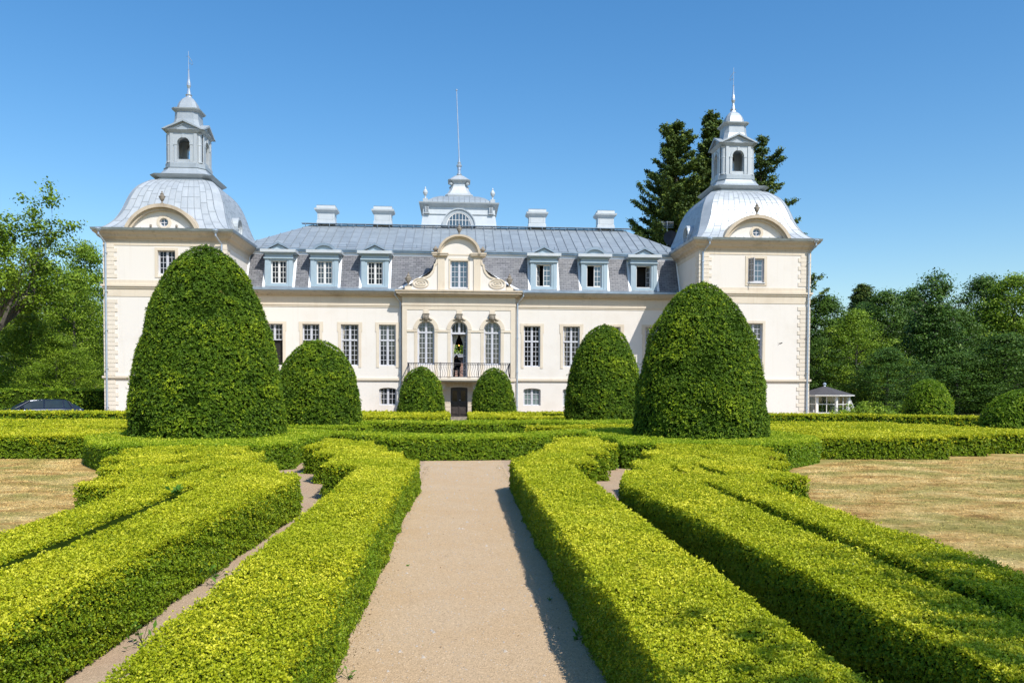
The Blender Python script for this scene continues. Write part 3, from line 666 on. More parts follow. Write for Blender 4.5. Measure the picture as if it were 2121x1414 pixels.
# ---- towers ----
def tower(cx, hw, ops, side):
    x0, x1 = cx-hw, cx+hw; y = T_Y; hd = hw+.95; D = 2*hd; zt = 10.6; cy = y+hd
    mb = MB(); wall(mb, x0, x1, 0, zt, y, [(a, b, c, d, 0) for a, b, c, d in ops])
    for xx in (x0, x1): mb.add([(xx, y, 0), (xx, y+D, 0), (xx, y+D, zt), (xx, y, zt)], [(0, 1, 2, 3)])
    mb.add([(x0, y+D, 0), (x1, y+D, 0), (x1, y+D, zt), (x0, y+D, zt)], [(0, 1, 2, 3)])
    tw = mb.build('tower_wall', 'stucco', manor)
    t = MB()
    for (p, z0, z1) in ((.12, 2.68, 2.80), (.06, 2.60, 2.68), (.14, 7.93, 8.04), (.08, 7.82, 7.93)): MB().loft([(hw+p, hd+p, z0), (hw+p, hd+p, z1)], cx, cy).build('string_course', 'trim', tw)
    for (z0, z1) in ((7.36, 7.82), (8.04, 8.30), (10.28, 10.5)): MB().loft([(hw+.025, hd+.025, z0), (hw+.025, hd+.025, z1)], cx, cy).build('stone_band', 'trim', tw)
    for s in (-1, 1):
        zq = .40; k = 0; secs_ = [MB(), MB(), MB()]
        while zq < 10.2:
            h = .222
            if not (2.45 < zq < 2.8 or 7.15 < zq < 8.3):
                L = .78 if k % 2 else .62; xa = cx+s*(hw+.03); q = secs_[0 if zq < 2.5 else 1 if zq < 7.2 else 2]
                q.box(*sorted((xa, xa-s*L)), y-.03, y+(.62 if k % 2 else .78), zq, zq+h)
            zq += .243; k += 1
        for q in secs_: q.build('quoins', 'quoin', tw)
    c = MB(); c.loft([(hw+a_, hd+a_, b_) for a_, b_ in ((.04, 10.5), (.08, 10.62), (.24, 10.74), (.30, 10.86), (.44, 10.98), (.46, 11.06))], cx, cy)
    c.build('cornice', 'cornice', tw)
    gt = MB(); gt.loft([(hw+.50, hd+.50, 11.062), (hw+.54, hd+.54, 11.20), (hw+.40, hd+.40, 11.205), (hw+.05, hd+.05, 11.24)], cx, cy, .0)
    gt.build('gutter', 'gutter', tw)
    # dome: panelled sheets on a chamfered square
    prof = [(3.72, 11.20), (3.50, 11.28), (3.27, 11.50), (3.09, 11.80), (2.95, 12.15), (2.83, 12.52), (2.71, 12.95), (2.58, 13.35), (2.44, 13.68), (2.27, 13.96), (2.05, 14.20), (1.82, 14.38), (1.66, 14.46)]
    prof = [(h_*(1.045 if z_ > 11.3 else 1.02), z_+(z_-11.2)*.075) for h_, z_ in prof]
    arcl = [0]
    for i in range(1, len(prof)): arcl.append(arcl[-1]+math.hypot(prof[i][0]-prof[i-1][0], prof[i][1]-prof[i-1][1]))
    def P(s):
        s = max(0, min(arcl[-1], s)); i = max(k for k in range(len(arcl)) if arcl[k] <= s+1e-9); i = min(i, len(prof)-2)
        t_ = (s-arcl[i])/(arcl[i+1]-arcl[i]); return prof[i][0]+(prof[i+1][0]-prof[i][0])*t_, prof[i][1]+(prof[i+1][1]-prof[i][1])*t_
    ch = .30; dm = MB(); sm = MB(); nc = 13
    def ky(h): return 1+.285*max(0, h-1.66)/2.06
    def pt(f, u, s, out=0):   # f face index, u in -1..1 across flat, s along arc
        h, z = P(s); c_ = h*.15 if h < 2.9 else max(.10, .435-(h-2.9)*.37); w_ = h-c_; a, b = u*w_, -(h+out)
        for _ in range(f): a, b = -b, a
        return (cx+a, cy+b*ky(h), z+out*.5)
    def pc(f, u, s):
        h, z = P(s); c_ = h*.15 if h < 2.9 else max(.10, .435-(h-2.9)*.37)
        p0 = (h-c_, -h); p1 = (h, -h+c_); a, b = p0[0]+(p1[0]-p0[0])*u, p0[1]+(p1[1]-p0[1])*u
        for _ in range(f): a, b = -b, a
        return (cx+a, cy+b*ky(h), z)
    ns = 22
    for f in range(4):
        for k in range(nc):
            u0, u1 = -1+2*k/nc, -1+2*(k+1)/nc; tone = random.random(); per = random.randint(0, 3)
            for i in range(ns):
                s0, s1 = arcl[-1]*i/ns, arcl[-1]*(i+1)/ns
                if (i+per) % 4 == 0:
                    tone = random.random()
                    sm.add([pt(f, u0, s0, .006), pt(f, u1, s0, .006), pt(f, u1, s0+.022, .006), pt(f, u0, s0+.022, .006)], [(0, 1, 2, 3)])
                dm.add([pt(f, u0, s0), pt(f, u1, s0), pt(f, u1, s1), pt(f, u0, s1)], [(0, 1, 2, 3)], tone)
                if k:
                    e = .010; sm.add([pt(f, u0-e/2, s0, .012), pt(f, u0+e/2, s0, .012), pt(f, u0+e/2, s1, .012), pt(f, u0-e/2, s1, .012)], [(0, 1, 2, 3)])
        for i in range(ns):
            s0, s1 = arcl[-1]*i/ns, arcl[-1]*(i+1)/ns; dm.add([pc(f, 0, s0), pc(f, 1, s0), pc(f, 1, s1), pc(f, 0, s1)], [(0, 1, 2, 3)], (i//3) % 2*.5+.2)
            for e in (0, 1):
                p, q_ = pc(f, e, s0), pc(f, e, s1); sm.tube([p, q_], .018, 4)
    do = dm.build('dome', 'zinc_tower', tw); sm.build('seam', 'seam', do)
    # stepped collar and lantern
    cl = MB(); cl.loft([(1.72, 1.72, 14.42), (1.72, 1.72, 14.50), (1.62, 1.62, 14.52), (1.62, 1.62, 14.60), (1.70, 1.70, 14.62), (1.86, 1.86, 14.74), (1.90, 1.90, 14.80), (1.62, 1.62, 14.86), (1.42, 1.42, 15.02), (1.30, 1.30, 15.20), (1.26, 1.26, 15.30), (1.30, 1.30, 15.33), (1.20, 1.20, 15.36), (1.20, 1.20, 15.62), (1.16, 1.16, 15.66)], cx, cy, .42)
    cl.v = [(p_[0], p_[1], p_[2]+.25+(p_[2]-14.4)*.012) for p_ in cl.v]; cl.build('collar', 'zinc_trim', tw)
    ln = MB(); hh = 1.08; z0, z1 = 15.66, 17.45
    for f in range(4):
        tmp = MB(); wall(tmp, -hh+.24, hh-.24, z0, z1, -hh, [(-.38, .38, 15.86, 17.18, .38)], .3)
        tmp.add([(-hh+.24, -hh+.3, z0), (-.38, -hh+.3, z0), (-.38, -hh+.3, z1), (-hh+.24, -hh+.3, z1)], [(0, 1, 2, 3)]); tmp.add([(.38, -hh+.3, z0), (hh-.24, -hh+.3, z0), (hh-.24, -hh+.3, z1), (.38, -hh+.3, z1)], [(0, 1, 2, 3)]); tmp.add([(-.38, -hh+.3, 17.18), (.38, -hh+.3, 17.18), (.38, -hh+.3, z1), (-.38, -hh+.3, z1)], [(0, 1, 2, 3)])
        tmp.strip(arc(0, 16.80, .38, .38, 180, 0, 14), arc(0, 16.80, .50, .50, 180, 0, 14), -hh-.04, -hh)
        for s in (-1, 1):
            tmp.box(*sorted((s*.39, s*.54)), -hh-.05, -hh, 15.68, 16.72); tmp.box(*sorted((s*.37, s*.56)), -hh-.07, -hh, 16.72, 16.79); tmp.box(*sorted((s*.62, s*.80)), -hh-.05, -hh, 15.68, 17.40); tmp.box(*sorted((s*.60, s*.82)), -hh-.07, -hh, 15.66, 15.76)
        tmp.box(-.07, .07, -hh-.08, -hh, 17.14, 17.36)
        for _ in range(f): tmp.v = [(-b, a, c_) for a, b, c_ in tmp.v]
        o_ = len(ln.v); ln.v += [(cx+a, cy+b, c_) for a, b, c_ in tmp.v]; ln.f += [[i+o_ for i in q2] for q2 in tmp.f]; ln.r += tmp.r; ln.m += tmp.m
    ln.add([(cx-hh, cy-hh, z1-.02), (cx+hh, cy-hh, z1-.02), (cx+hh, cy+hh, z1-.02), (cx-hh, cy+hh, z1-.02)], [(0, 1, 2, 3)])
    ln.v = [(p_[0], p_[1], p_[2]+.25+(p_[2]-14.4)*.012) for p_ in ln.v]; lo = ln.build('lantern', 'zinc_tower', tw)
    for sx in (-1, 1):
        for sy in (-1, 1):
            cm = MB(); cm.lathe([(.20, 15.66), (.20, 15.74), (.165, 15.76), (.165, 16.70), (.18, 16.72), (.18, 16.77), (.165, 16.79), (.16, 17.36), (.20, 17.45)], cx+sx*(hh-.20), cy+sy*(hh-.20), 14)
            cm.v = [(p_[0], p_[1], p_[2]+.25+(p_[2]-14.4)*.012) for p_ in cm.v]; cm.build('column', 'zinc_tower', lo, smooth=False)
    cr = MB(); cr.loft([(1.06, 1.06, 17.42), (1.12, 1.12, 17.46), (1.22, 1.22, 17.56), (1.26, 1.26, 17.60), (1.26, 1.26, 17.63)], cx, cy, .30)
    for f in range(2):
        for s in (-1, 1):
            a = MB(); a.pxz([(-1.12, 17.631), (1.12, 17.631), (0, 18.14)], -1.08, -.3); a.strip([(-1.10, 17.63), (0, 18.12), (1.10, 17.63)], [(-1.28, 17.625), (0, 18.24), (1.28, 17.625)], -1.26, -.3)
            a.strip([(-.52, 17.72), (0, 17.95), (.52, 17.72)], [(-.66, 17.72), (0, 18.01), (.66, 17.72)], -1.12, -1.079)
            for _ in range(f*1+(2 if s > 0 else 0)): a.v = [(-b, a_, c_) for a_, b, c_ in a.v]
            o_ = len(cr.v); cr.v += [(cx+p, cy+q2, c_) for p, q2, c_ in a.v]; cr.f += [[i+o_ for i in q2] for q2 in a.f]; cr.r += a.r; cr.m += a.m
    cr.v = [(p_[0], p_[1], p_[2]+.25+(p_[2]-14.4)*.012) for p_ in cr.v]; cr.build('pediment', 'zinc_trim', lo)
    at_ = MB(); at_.loft([(1.02, 1.02, 17.64), (.92, .92, 17.82), (.80, .80, 18.08), (.72, .72, 18.40), (.69, .69, 18.86), (.74, .74, 18.90), (.84, .84, 18.98), (.86, .86, 19.05), (.62, .62, 19.12), (.58, .58, 19.30), (.50, .50, 19.52), (.36, .36, 19.74), (.20, .20, 19.88), (.10, .10, 19.93)], cx, cy, .22)
    at_.v = [(p_[0], p_[1], p_[2]+.25+(p_[2]-14.4)*.012) for p_ in at_.v]; at_.build('cupola', 'zinc_trim', lo)
    sp = MB(); sp.lathe([(.20, 19.88), (.17, 19.98), (.21, 20.06), (.14, 20.10), (.10, 20.28), (.07, 20.45), (.09, 20.52), (.13, 20.64), (.12, 20.78), (.07, 21.0), (.05, 21.3), (.045, 21.58), (.06, 21.60), (.02, 21.63), (.015, 22.75)], cx, cy, 10)
    sp.v = [(p_[0], p_[1], p_[2]+.25+(p_[2]-14.4)*.012) for p_ in sp.v]; spo = sp.build('spire', 'pipe', lo)
    s = side; v_ = MB(); v_.tube([(cx, cy, 22.45), (cx+s*.06, cy, 22.35), (cx+s*.20, cy, 22.15), (cx+s*.26, cy, 21.95), (cx+s*.18, cy, 21.92), (cx+s*.1, cy, 22.05), (cx, cy, 21.95)], .016, 4); v_.tube([(cx-s*.12, cy, 22.42), (cx, cy, 22.45)], .012, 4)
    v_.v = [(p_[0], p_[1], p_[2]+.25+(p_[2]-14.4)*.012) for p_ in v_.v]; v_.build('weather_vane', 'gutter', lo)
    # segmental pediment over the front with round window
    pc_ = cx-.05; pm = MB(); ya = y-.50
    outer = arc(pc_, 10.30, 2.24, 2.28, 156, 24, 26); inner = arc(pc_, 10.30, 1.92, 1.94, 152.5, 27.5, 26)
    mid_ = arc(pc_, 10.30, 2.06, 2.09, 154.5, 25.5, 26)
    pm.strip(inner, mid_, ya+.14, y+.7); pm.strip(mid_, outer, ya-.02, y+1.7)
    tri = [(a, b) for a, b in arc(pc_, 10.30, 1.95, 1.97, 152.5, 27.5, 26)]
    po = pm.build('pediment', 'cornice', tw)
    face = MB(); rr_ = .25; wc = (pc_+.05, 11.58); n = 26
    base = [(a, b) for a, b in tri]
    # face with a round hole: fan between hole ring and outline
    ring = [(wc[0]+rr_*math.cos(2*PI*k/48), wc[1]+rr_*math.sin(2*PI*k/48)) for k in range(48)]
    def outl(a):   # intersection of the ray at angle a with the segment outline
        dx, dz = math.cos(a), math.sin(a); best = 9
        full = base+[(base[0][0], 11.08)]
        full = [(base[0][0], 11.08)]+base+[(base[-1][0], 11.08)]
        for i in range(len(full)):
            p, q2 = full[i], full[(i+1) % len(full)]; ex, ez = q2[0]-p[0], q2[1]-p[1]; den = dx*ez-dz*ex
            if abs(den) < 1e-9: continue
            t_ = ((p[0]-wc[0])*ez-(p[1]-wc[1])*ex)/den; u_ = ((p[0]-wc[0])*dz-(p[1]-wc[1])*dx)/den
            if t_ > 0 and -1e-6 <= u_ <= 1+1e-6: best = min(best, t_)
        return (wc[0]+dx*best, wc[1]+dz*best)
    outp = [outl(2*PI*k/48) for k in range(48)]
    yf = ya+.34
    for k in range(48):
        a, b, c_, d_ = ring[k], ring[(k+1) % 48], outp[(k+1) % 48], outp[k]
        face.add([(a[0], yf, a[1]), (b[0], yf, b[1]), (c_[0], yf, c_[1]), (d_[0], yf, d_[1])], [(0, 1, 2, 3)]); face.add([(a[0], yf, a[1]), (b[0], yf, b[1]), (b[0], yf+.2, b[1]), (a[0], yf+.2, a[1])], [(0, 1, 2, 3)])
    face.build('tympanum', 'stucco', tw)
    rg = MB(); rg.strip(arc(*wc, .25, .25, 0, 360, 32), arc(*wc, .34, .34, 0, 360, 32), yf-.05, yf-.002); rg.strip(arc(*wc, .34, .34, 0, 360, 32), arc(*wc, .41, .41, 0, 360, 32), yf-.03, yf-.002); rg.build('window_ring', 'trim', tw)
    rw = MB(); rw.strip(arc(*wc, .19, .19, 0, 360, 24), arc(*wc, .25, .25, 0, 360, 24), yf+.08, yf+.14); rw.box(wc[0]-.022, wc[0]+.022, yf+.07, yf+.13, wc[1]-.2, wc[1]+.2); rw.box(wc[0]-.2, wc[0]-.022, yf+.07, yf+.13, wc[1]-.02, wc[1]+.02); rw.box(wc[0]+.022, wc[0]+.2, yf+.07, yf+.13, wc[1]-.02, wc[1]+.02)
    rwo = rw.build('round_window', 'frame', tw); MB().pxz(arc(*wc, .24, .24, 0, 350, 20), yf+.12, yf+.13).build('pane', 'glass_sky', rwo)
    if side > 0:
        hk = MB()
        for s in (-1, 1): hk.lathe([(.02, 11.28), (.07, 11.34), (.05, 11.44)], wc[0]+s*.72, yf-.08, 8)
        hk.build('lamp', 'urn', tw)
    urn(pc_, ya+.2, 12.58, .76, parent=tw)
    # round dormer (oeil-de-boeuf) on the inner flank
    s = side; oc = MB(); oy = cy-1.2; oz = 11.95
    def cyl(r0_, r1_, xa, xb):
        n = 20; vs = []; 
        for (r_, x_) in ((r0_, xa), (r0_, xb), (r1_, xb), (r1_, xa)):
            for k in range(n): a = 2*PI*k/n; vs.append((x_, oy+r_*math.cos(a), oz+r_*math.sin(a)))
        fs = [(i*n+k, i*n+(k+1) % n, ((i+1) % 4)*n+(k+1) % n, ((i+1) % 4)*n+k) for i in range(4) for k in range(n)]
        oc.add(vs, fs)
    cyl(.62, .50, cx+s*2.3, cx+s*3.42); cyl(.50, .36, cx+s*2.4, cx+s*3.32)
    oo = oc.build('round_dormer', 'zinc_tower', tw)
    pg = MB(); n = 20; pg.add([(cx+s*3.2, oy+.37*math.cos(2*PI*k/n), oz+.37*math.sin(2*PI*k/n)) for k in range(n)], [tuple(range(n))]); pg.build('pane', 'glass_sky', oo)
    mu = MB(); mu.box(*sorted((cx+s*3.21, cx+s*3.26)), oy-.02, oy+.02, oz-.36, oz+.36); mu.box(*sorted((cx+s*3.21, cx+s*3.26)), oy-.36, oy+.36, oz-.02, oz+.02); mu.build('window_frame', 'framew', oo)
    return tw
def tw_sur(a, b, c, d, o):
    y = T_Y; s = MB(); e = .16
    s.box(a-e, a, y-.03, y-.002, c-.14, d); s.box(b, b+e, y-.03, y-.002, c-.14, d); s.box(a-e, b+e, y-.032, y-.002, d, d+.15); s.box(a-e, b+e, y-.03, y-.002, c-.2, c-.14); s.build('surround', 'trim', o)
LT = [(-17.26, -16.27, 8.66, 10.02), (-17.30, -16.22, 3.6, 6.21)]
RT = [(17.42, 18.42, 8.62, 10.06), (17.30, 18.38, 3.6, 6.17)]
twL = tower(-16.83, 3.45, LT, 1)
twR = tower(17.86, 3.42, RT, -1)
a, b, c, d = LT[0]; o = window(a, b, c, d, T_Y+.17, 4); tw_sur(a, b, c, d, o)
for (a, b, c, d) in (LT[1], RT[1]): o = window(a, b, c, d, T_Y+.17, 5, transom=5.22, top_rows=3); tw_sur(a, b, c, d, o)
a, b, c, d = RT[0]   # window with its left casement swung out
fr = MB()
for (u, v, p, q) in ((a, a+.06, c, d), (b-.06, b, c, d), (a+.06, b-.06, c, c+.06), (a+.06, b-.06, d-.06, d)): fr.box(u, v, T_Y+.10, T_Y+.18, p, q)
o = fr.build('window', 'frame', manor); tw_sur(a, b, c, d, o)
MB().box(a, b, T_Y+.29, T_Y+.31, c, d).build('unlit_room_board', 'dark', o); MB().box(a-.05, b+.05, T_Y-.06, T_Y+.1, c-.05, c-.002).build('sill', 'sill', o)  # black board replaces the unlit room behind the frame
casement(b-.06, c+.06, d-.06, T_Y+.13, .58, R(0), o, 4, -1); casement(a+.04, c+.02, d, T_Y+.02, .46, R(-62), o, 4, 1)

# ---- central cupola on the ridge ----
cy = 61.2; cx = .04; cu = MB()
cu.loft([(2.74, 2.2, 13.3), (2.66, 2.12, 13.9), (2.58, 2.06, 14.5), (2.54, 2.02, 15.12)], cx, cy)
cuo = cu.build('roof_cupola', 'zinc_pale', manor)
yc = cy-2.2
cs = MB(); cs.loft([(2.58, 2.06, 15.10), (2.64, 2.12, 15.16), (2.76, 2.24, 15.24), (2.84, 2.32, 15.30), (2.86, 2.34, 15.38), (2.5, 2.0, 15.44)], cx, cy)
cs.strip(arc(cx, 13.72, .90, .95, 180, 0, 20), arc(cx, 13.72, 1.12, 1.16, 180, 0, 20), yc-.02, yc+.3); cs.strip(arc(cx, 13.72, 1.12, 1.16, 180, 0, 20), arc(cx, 13.72, 1.2, 1.24, 180, 0, 20), yc-.10, yc+.3)
for s in (-1, 1):
    for k in range(3): cs.box(cx+s*2.28+(k-1)*.10-.03, cx+s*2.28+(k-1)*.10+.03, yc-.02, yc+.25, 14.68, 15.08)
    cs.box(cx+s*2.28-.18, cx+s*2.28+.18, yc-.04, yc+.25, 14.58, 14.66); cs.box(cx+s*2.4-.17, cx+s*2.4+.17, cy-2.1, cy-1.76, 15.42, 15.66)
cs.box(cx-2.6, cx+2.6, yc+.08, yc+.3, 14.55, 14.58)
cs.build('cornice', 'zinc_tower', cuo)
lw = MB(); lw.pxz([(cx-.9, 13.72)]+arc(cx, 13.72, .90, .95, 180, 0, 20)[1:-1]+[(cx+.9, 13.72)], yc+.05, yc+.06); lw.build('pane', 'glass_sky', cuo)
lm = MB()
for k in range(-3, 4): xx = cx+k*.235; lm.box(xx-.018, xx+.018, yc+.01, yc+.04, 13.6, 13.72+.95*math.sqrt(max(0, 1-(k*.235/.9)**2)))
lm.box(cx-.8, cx+.8, yc+.015, yc+.045, 14.12, 14.155); lm.strip(arc(cx, 13.72, .84, .89, 180, 0, 20), arc(cx, 13.72, .90, .95, 180, 0, 20), yc+.0, yc+.05); lm.box(cx-.9, cx+.9, yc, yc+.05, 13.68, 13.76); lm.build('window_frame', 'framew', cuo)
for s in (-1, 1): MB().lathe([(.10, 15.66), (.06, 15.72), (.05, 15.85), (.12, 15.95), (.17, 16.08), (.16, 16.2), (.08, 16.32), (.04, 16.36), (.06, 16.4), (.01, 16.52)], cx+s*2.4, cy-1.93, 10).build('finial', 'zinc_pale', cuo)
cr = MB(); cr.loft([(2.40, 1.95, 15.42), (2.15, 1.75, 15.66), (1.80, 1.5, 15.88), (1.40, 1.2, 16.04), (.95, .9, 16.12), (.5, .5, 16.14)], cx, cy); cro = cr.build('curved_roof', 'zinc_roof', cuo)
sm = MB()
for k in range(-5, 6):
    xx = cx+k*.38
    hs = [(2.40, 1.95, 15.42), (2.15, 1.75, 15.66), (1.80, 1.5, 15.88), (1.40, 1.2, 16.04)]
    pts = [(xx, cy-hy-.01, z+.01) for hx, hy, z in hs if abs(k*.38) < hx]
    if len(pts) > 1: sm.tube(pts, .012, 4)
sm.build('seam', 'seam', cuo)
tp = MB(); tp.loft([(.98, .98, 16.05), (1.02, 1.02, 16.20), (.98, .98, 16.26), (.86, .86, 16.36), (.72, .72, 16.60), (.62, .62, 16.90), (.60, .60, 17.12), (.66, .66, 17.24), (.80, .80, 17.32), (.82, .82, 17.38), (.60, .60, 17.54), (.36, .36, 17.74), (.16, .16, 17.82)], cx, cy, .2)
for sx in (-1, 1):
    for sy in (-1, 1): tp.lathe([(.02, 16.95), (.13, 17.02), (.14, 17.12), (.02, 17.2)], cx+sx*.6, cy+sy*.6, 8)
tp.build('cupola_top', 'zinc_tower', cuo)
fp = MB(); fp.lathe([(.16, 17.8), (.20, 17.92), (.12, 17.98), (.11, 18.25), (.14, 18.28), (.13, 18.42), (.20, 18.52), (.21, 18.60), (.11, 18.66), (.14, 18.78), (.08, 18.84), (.06, 19.05)], cx, cy, 12)
fp.tube([(cx, cy, 19.0), (cx-.10, cy, 21.5), (cx-.20, cy, 24.0)], [.05, .042, .03], 8); fp.lathe([(0, 23.98), (.07, 24.03), (.07, 24.1), (0, 24.15)], cx-.2, cy, 8)
fp.build('flagpole', 'pipe', cuo)
# ================================================================== ground, paths
def lawncolor(nt, k=1.0):
    n1 = noise(nt, coord(nt, (.75, 1.0, 1)), 1.25, 7, .68); n3 = noise(nt, coord(nt, (.8, 1.1, 1)), .55, 6, .66); n4 = noise(nt, coord(nt, (1, 1.6, 1)), 4.5, 4, .7)
    c = ramp(nt, n1, [(.34, (.27*k, .16*k, .06*k)), (.43, (.44*k, .275*k, .105*k)), (.52, (.56*k, .39*k, .165*k)), (.66, (.68*k, .52*k, .26*k))])
    c = mixc(nt, ramp(nt, n3, [(.46, (0, 0, 0)), (.58, (.75,)*3)]), c, (.25*k, .245*k, .075*k))
    return mixc(nt, 1.0, c, ramp(nt, n4, [(.35, (.74, .76, .66)), (.62, (1.12, 1.1, 1.06))]), 'MULTIPLY')
def groundmat():
    m, nt, b = newmat('dry_lawn'); v = coord(nt)
    c = lawncolor(nt); n2 = noise(nt, v, 9, 6, .75)
    c = mixc(nt, 1.0, c, ramp(nt, n2, [(.28, (.66, .66, .62)), (.7, (1.2, 1.16, 1.1))]), 'MULTIPLY')
    nt.links.new(c, b.inputs['Base Color']); b.inputs['Roughness'].default_value = .95; b.inputs['Specular IOR Level'].default_value = .1
    bump(nt, b, noise(nt, v, 40, 5, .7), .9, .03); return m
M['lawn'] = groundmat()
def gravelmat(name, c1, c2, c3):
    m, nt, b = newmat(name); v = coord(nt)
    vo = N(nt, 'ShaderNodeTexVoronoi'); vo.inputs['Scale'].default_value = 95; nt.links.new(v, vo.inputs['Vector'])
    fine = noise(nt, v, 60, 5, .8); big = noise(nt, v, 1.1, 6, .6); mid = noise(nt, coord(nt, (1, .6, 1)), 5, 5, .7)
    c = ramp(nt, fine, [(.30, c2), (.62, c1)])
    c = mixc(nt, ramp(nt, big, [(.40, (0, 0, 0)), (.62, (.8,)*3)]), c, c3)
    c = mixc(nt, ramp(nt, mid, [(.62, (0, 0, 0)), (.75, (.45,)*3)]), c, tuple(x*.72 for x in c2))
    sp = N(nt, 'ShaderNodeSeparateColor'); nt.links.new(vo.outputs['Color'], sp.inputs[0])
    c = mixc(nt, 1.0, c, ramp(nt, sp.outputs[0], [(0, (.66,)*3), (.15, (.92,)*3), (.9, (1.08,)*3), (1, (1.35,)*3)]), 'MULTIPLY')
    nt.links.new(c, b.inputs['Base Color']); b.inputs['Roughness'].default_value = .95; b.inputs['Specular IOR Level'].default_value = .15
    bump(nt, b, mixc(nt, .5, fine, vo.outputs['Distance']), .7, .015); return m
M['path'] = gravelmat('sandy_path', (.57, .42, .265), (.42, .30, .185), (.50, .35, .205))
M['soil'] = gravelmat('bed_soil', (.50, .375, .255), (.34, .25, .17), (.43, .30, .20))
M['pebble'] = plain('pebble_stone', (.55, .48, .40), .9, .25, 30, bmp=0)
def sheet(name, pts, z, mat, lab=None, kind='structure'):
    o = MB().add([(x, y, z) for x, y in pts], [tuple(range(len(pts)))]).build(name, mat); tag(o, kind=kind, label=lab); return o
sheet('ground', [(-900, -60), (900, -60), (900, 1600), (-900, 1600)], 0, 'lawn', 'dry golden lawn reaching out to the woods')
sheet('garden_bed', [(-3.9, 1.0), (-3.9, 13), (-6.8, 19.6), (-9, 22), (-10.6, 25), (-13, 38.6), (15, 38.6), (10.9, 25), (9.4, 22.6), (7.4, 20), (4.4, 13), (4.4, 1.0)], .004, 'soil', 'bare brown soil under the box hedges')
sheet('forecourt', [(-60, 42.6), (-16, 42.6), (-12, 39.2), (16, 39.2), (22, 37), (24, 60), (-60, 60)], .006, 'soil', 'gravel forecourt in front of the manor house')
M['woodfloor'] = plain('wood_floor', (.045, .05, .018), 1, .3, 1.5, bmp=.6, spec=.05)  # floor colour darkened to carry the shade below the crowns
sheet('wood_floor', [(24.5, 41), (29, 37), (60, 34), (140, 60), (140, 170), (-140, 170), (-140, 60.5), (24.5, 60.5)], .008, 'woodfloor', 'ground under the trees, their shade included in its dark colour')
# path edge slightly uneven
pl = []; rs = random.Random(3)
for k in range(90): pl.append((-.98+rs.uniform(-.03, .03), .5+k*.28))
pr_ = [(1.28+rs.uniform(-.03, .03), .5+k*.28) for k in range(90)][::-1]
sheet('path', pl+pr_, .010, 'path', 'pale sandy gravel path running straight to the hedge')
# ================================================================== hedges
CAM = np.array([0, 0, CAM_H])
def inpoly(x, y, poly):
    inside = np.zeros(len(x), bool); n = len(poly)
    for i in range(n):
        x1, y1 = poly[i]; x2, y2 = poly[(i+1) % n]
        if y1 == y2: continue
        c = ((y1 > y) != (y2 > y)) & (x < (x2-x1)*(y-y1)/(y2-y1)+x1); inside ^= c
    return inside
def area2(p): return sum(p[i][0]*p[(i+1) % len(p)][1]-p[(i+1) % len(p)][0]*p[i][1] for i in range(len(p)))
def inset(p, d):
    n = len(p); out = []
    for i in range(n):
        a, b, c = Vector(p[i-1]), Vector(p[i]), Vector(p[(i+1) % n])
        e1 = (b-a).normalized(); e2 = (c-b).normalized(); n1 = Vector((-e1.y, e1.x)); n2 = Vector((-e2.y, e2.x))
        q = n1+n2
        if q.length < .25: q = n1
        q = q.normalized()*d/max(.45, q.normalized().dot(n1)); out.append((b.x+q.x, b.y+q.y))
    return out
def lsize(d): return .0105+.00145*d
def wob(x, y, amp): return amp*(np.sin(x*1.9+y*.7)+np.sin(y*2.3-x*.9+1.3)+.8*np.sin(x*5.1+1)*np.sin(y*4.3+2)+.6*np.sin(x*9+y*7))/2
def hedge(polys, h, label, group=None, mat='box', side='boxside', cov=8.0, name='box_hedge', cat='hedge', seed=1, amp=.021, lsc=1.0, holes=()):
    return hedge_(polys, h, label, group, mat, side, cov, name, cat, seed, amp, lsc, [q if area2(q) < 0 else q[::-1] for q in holes])
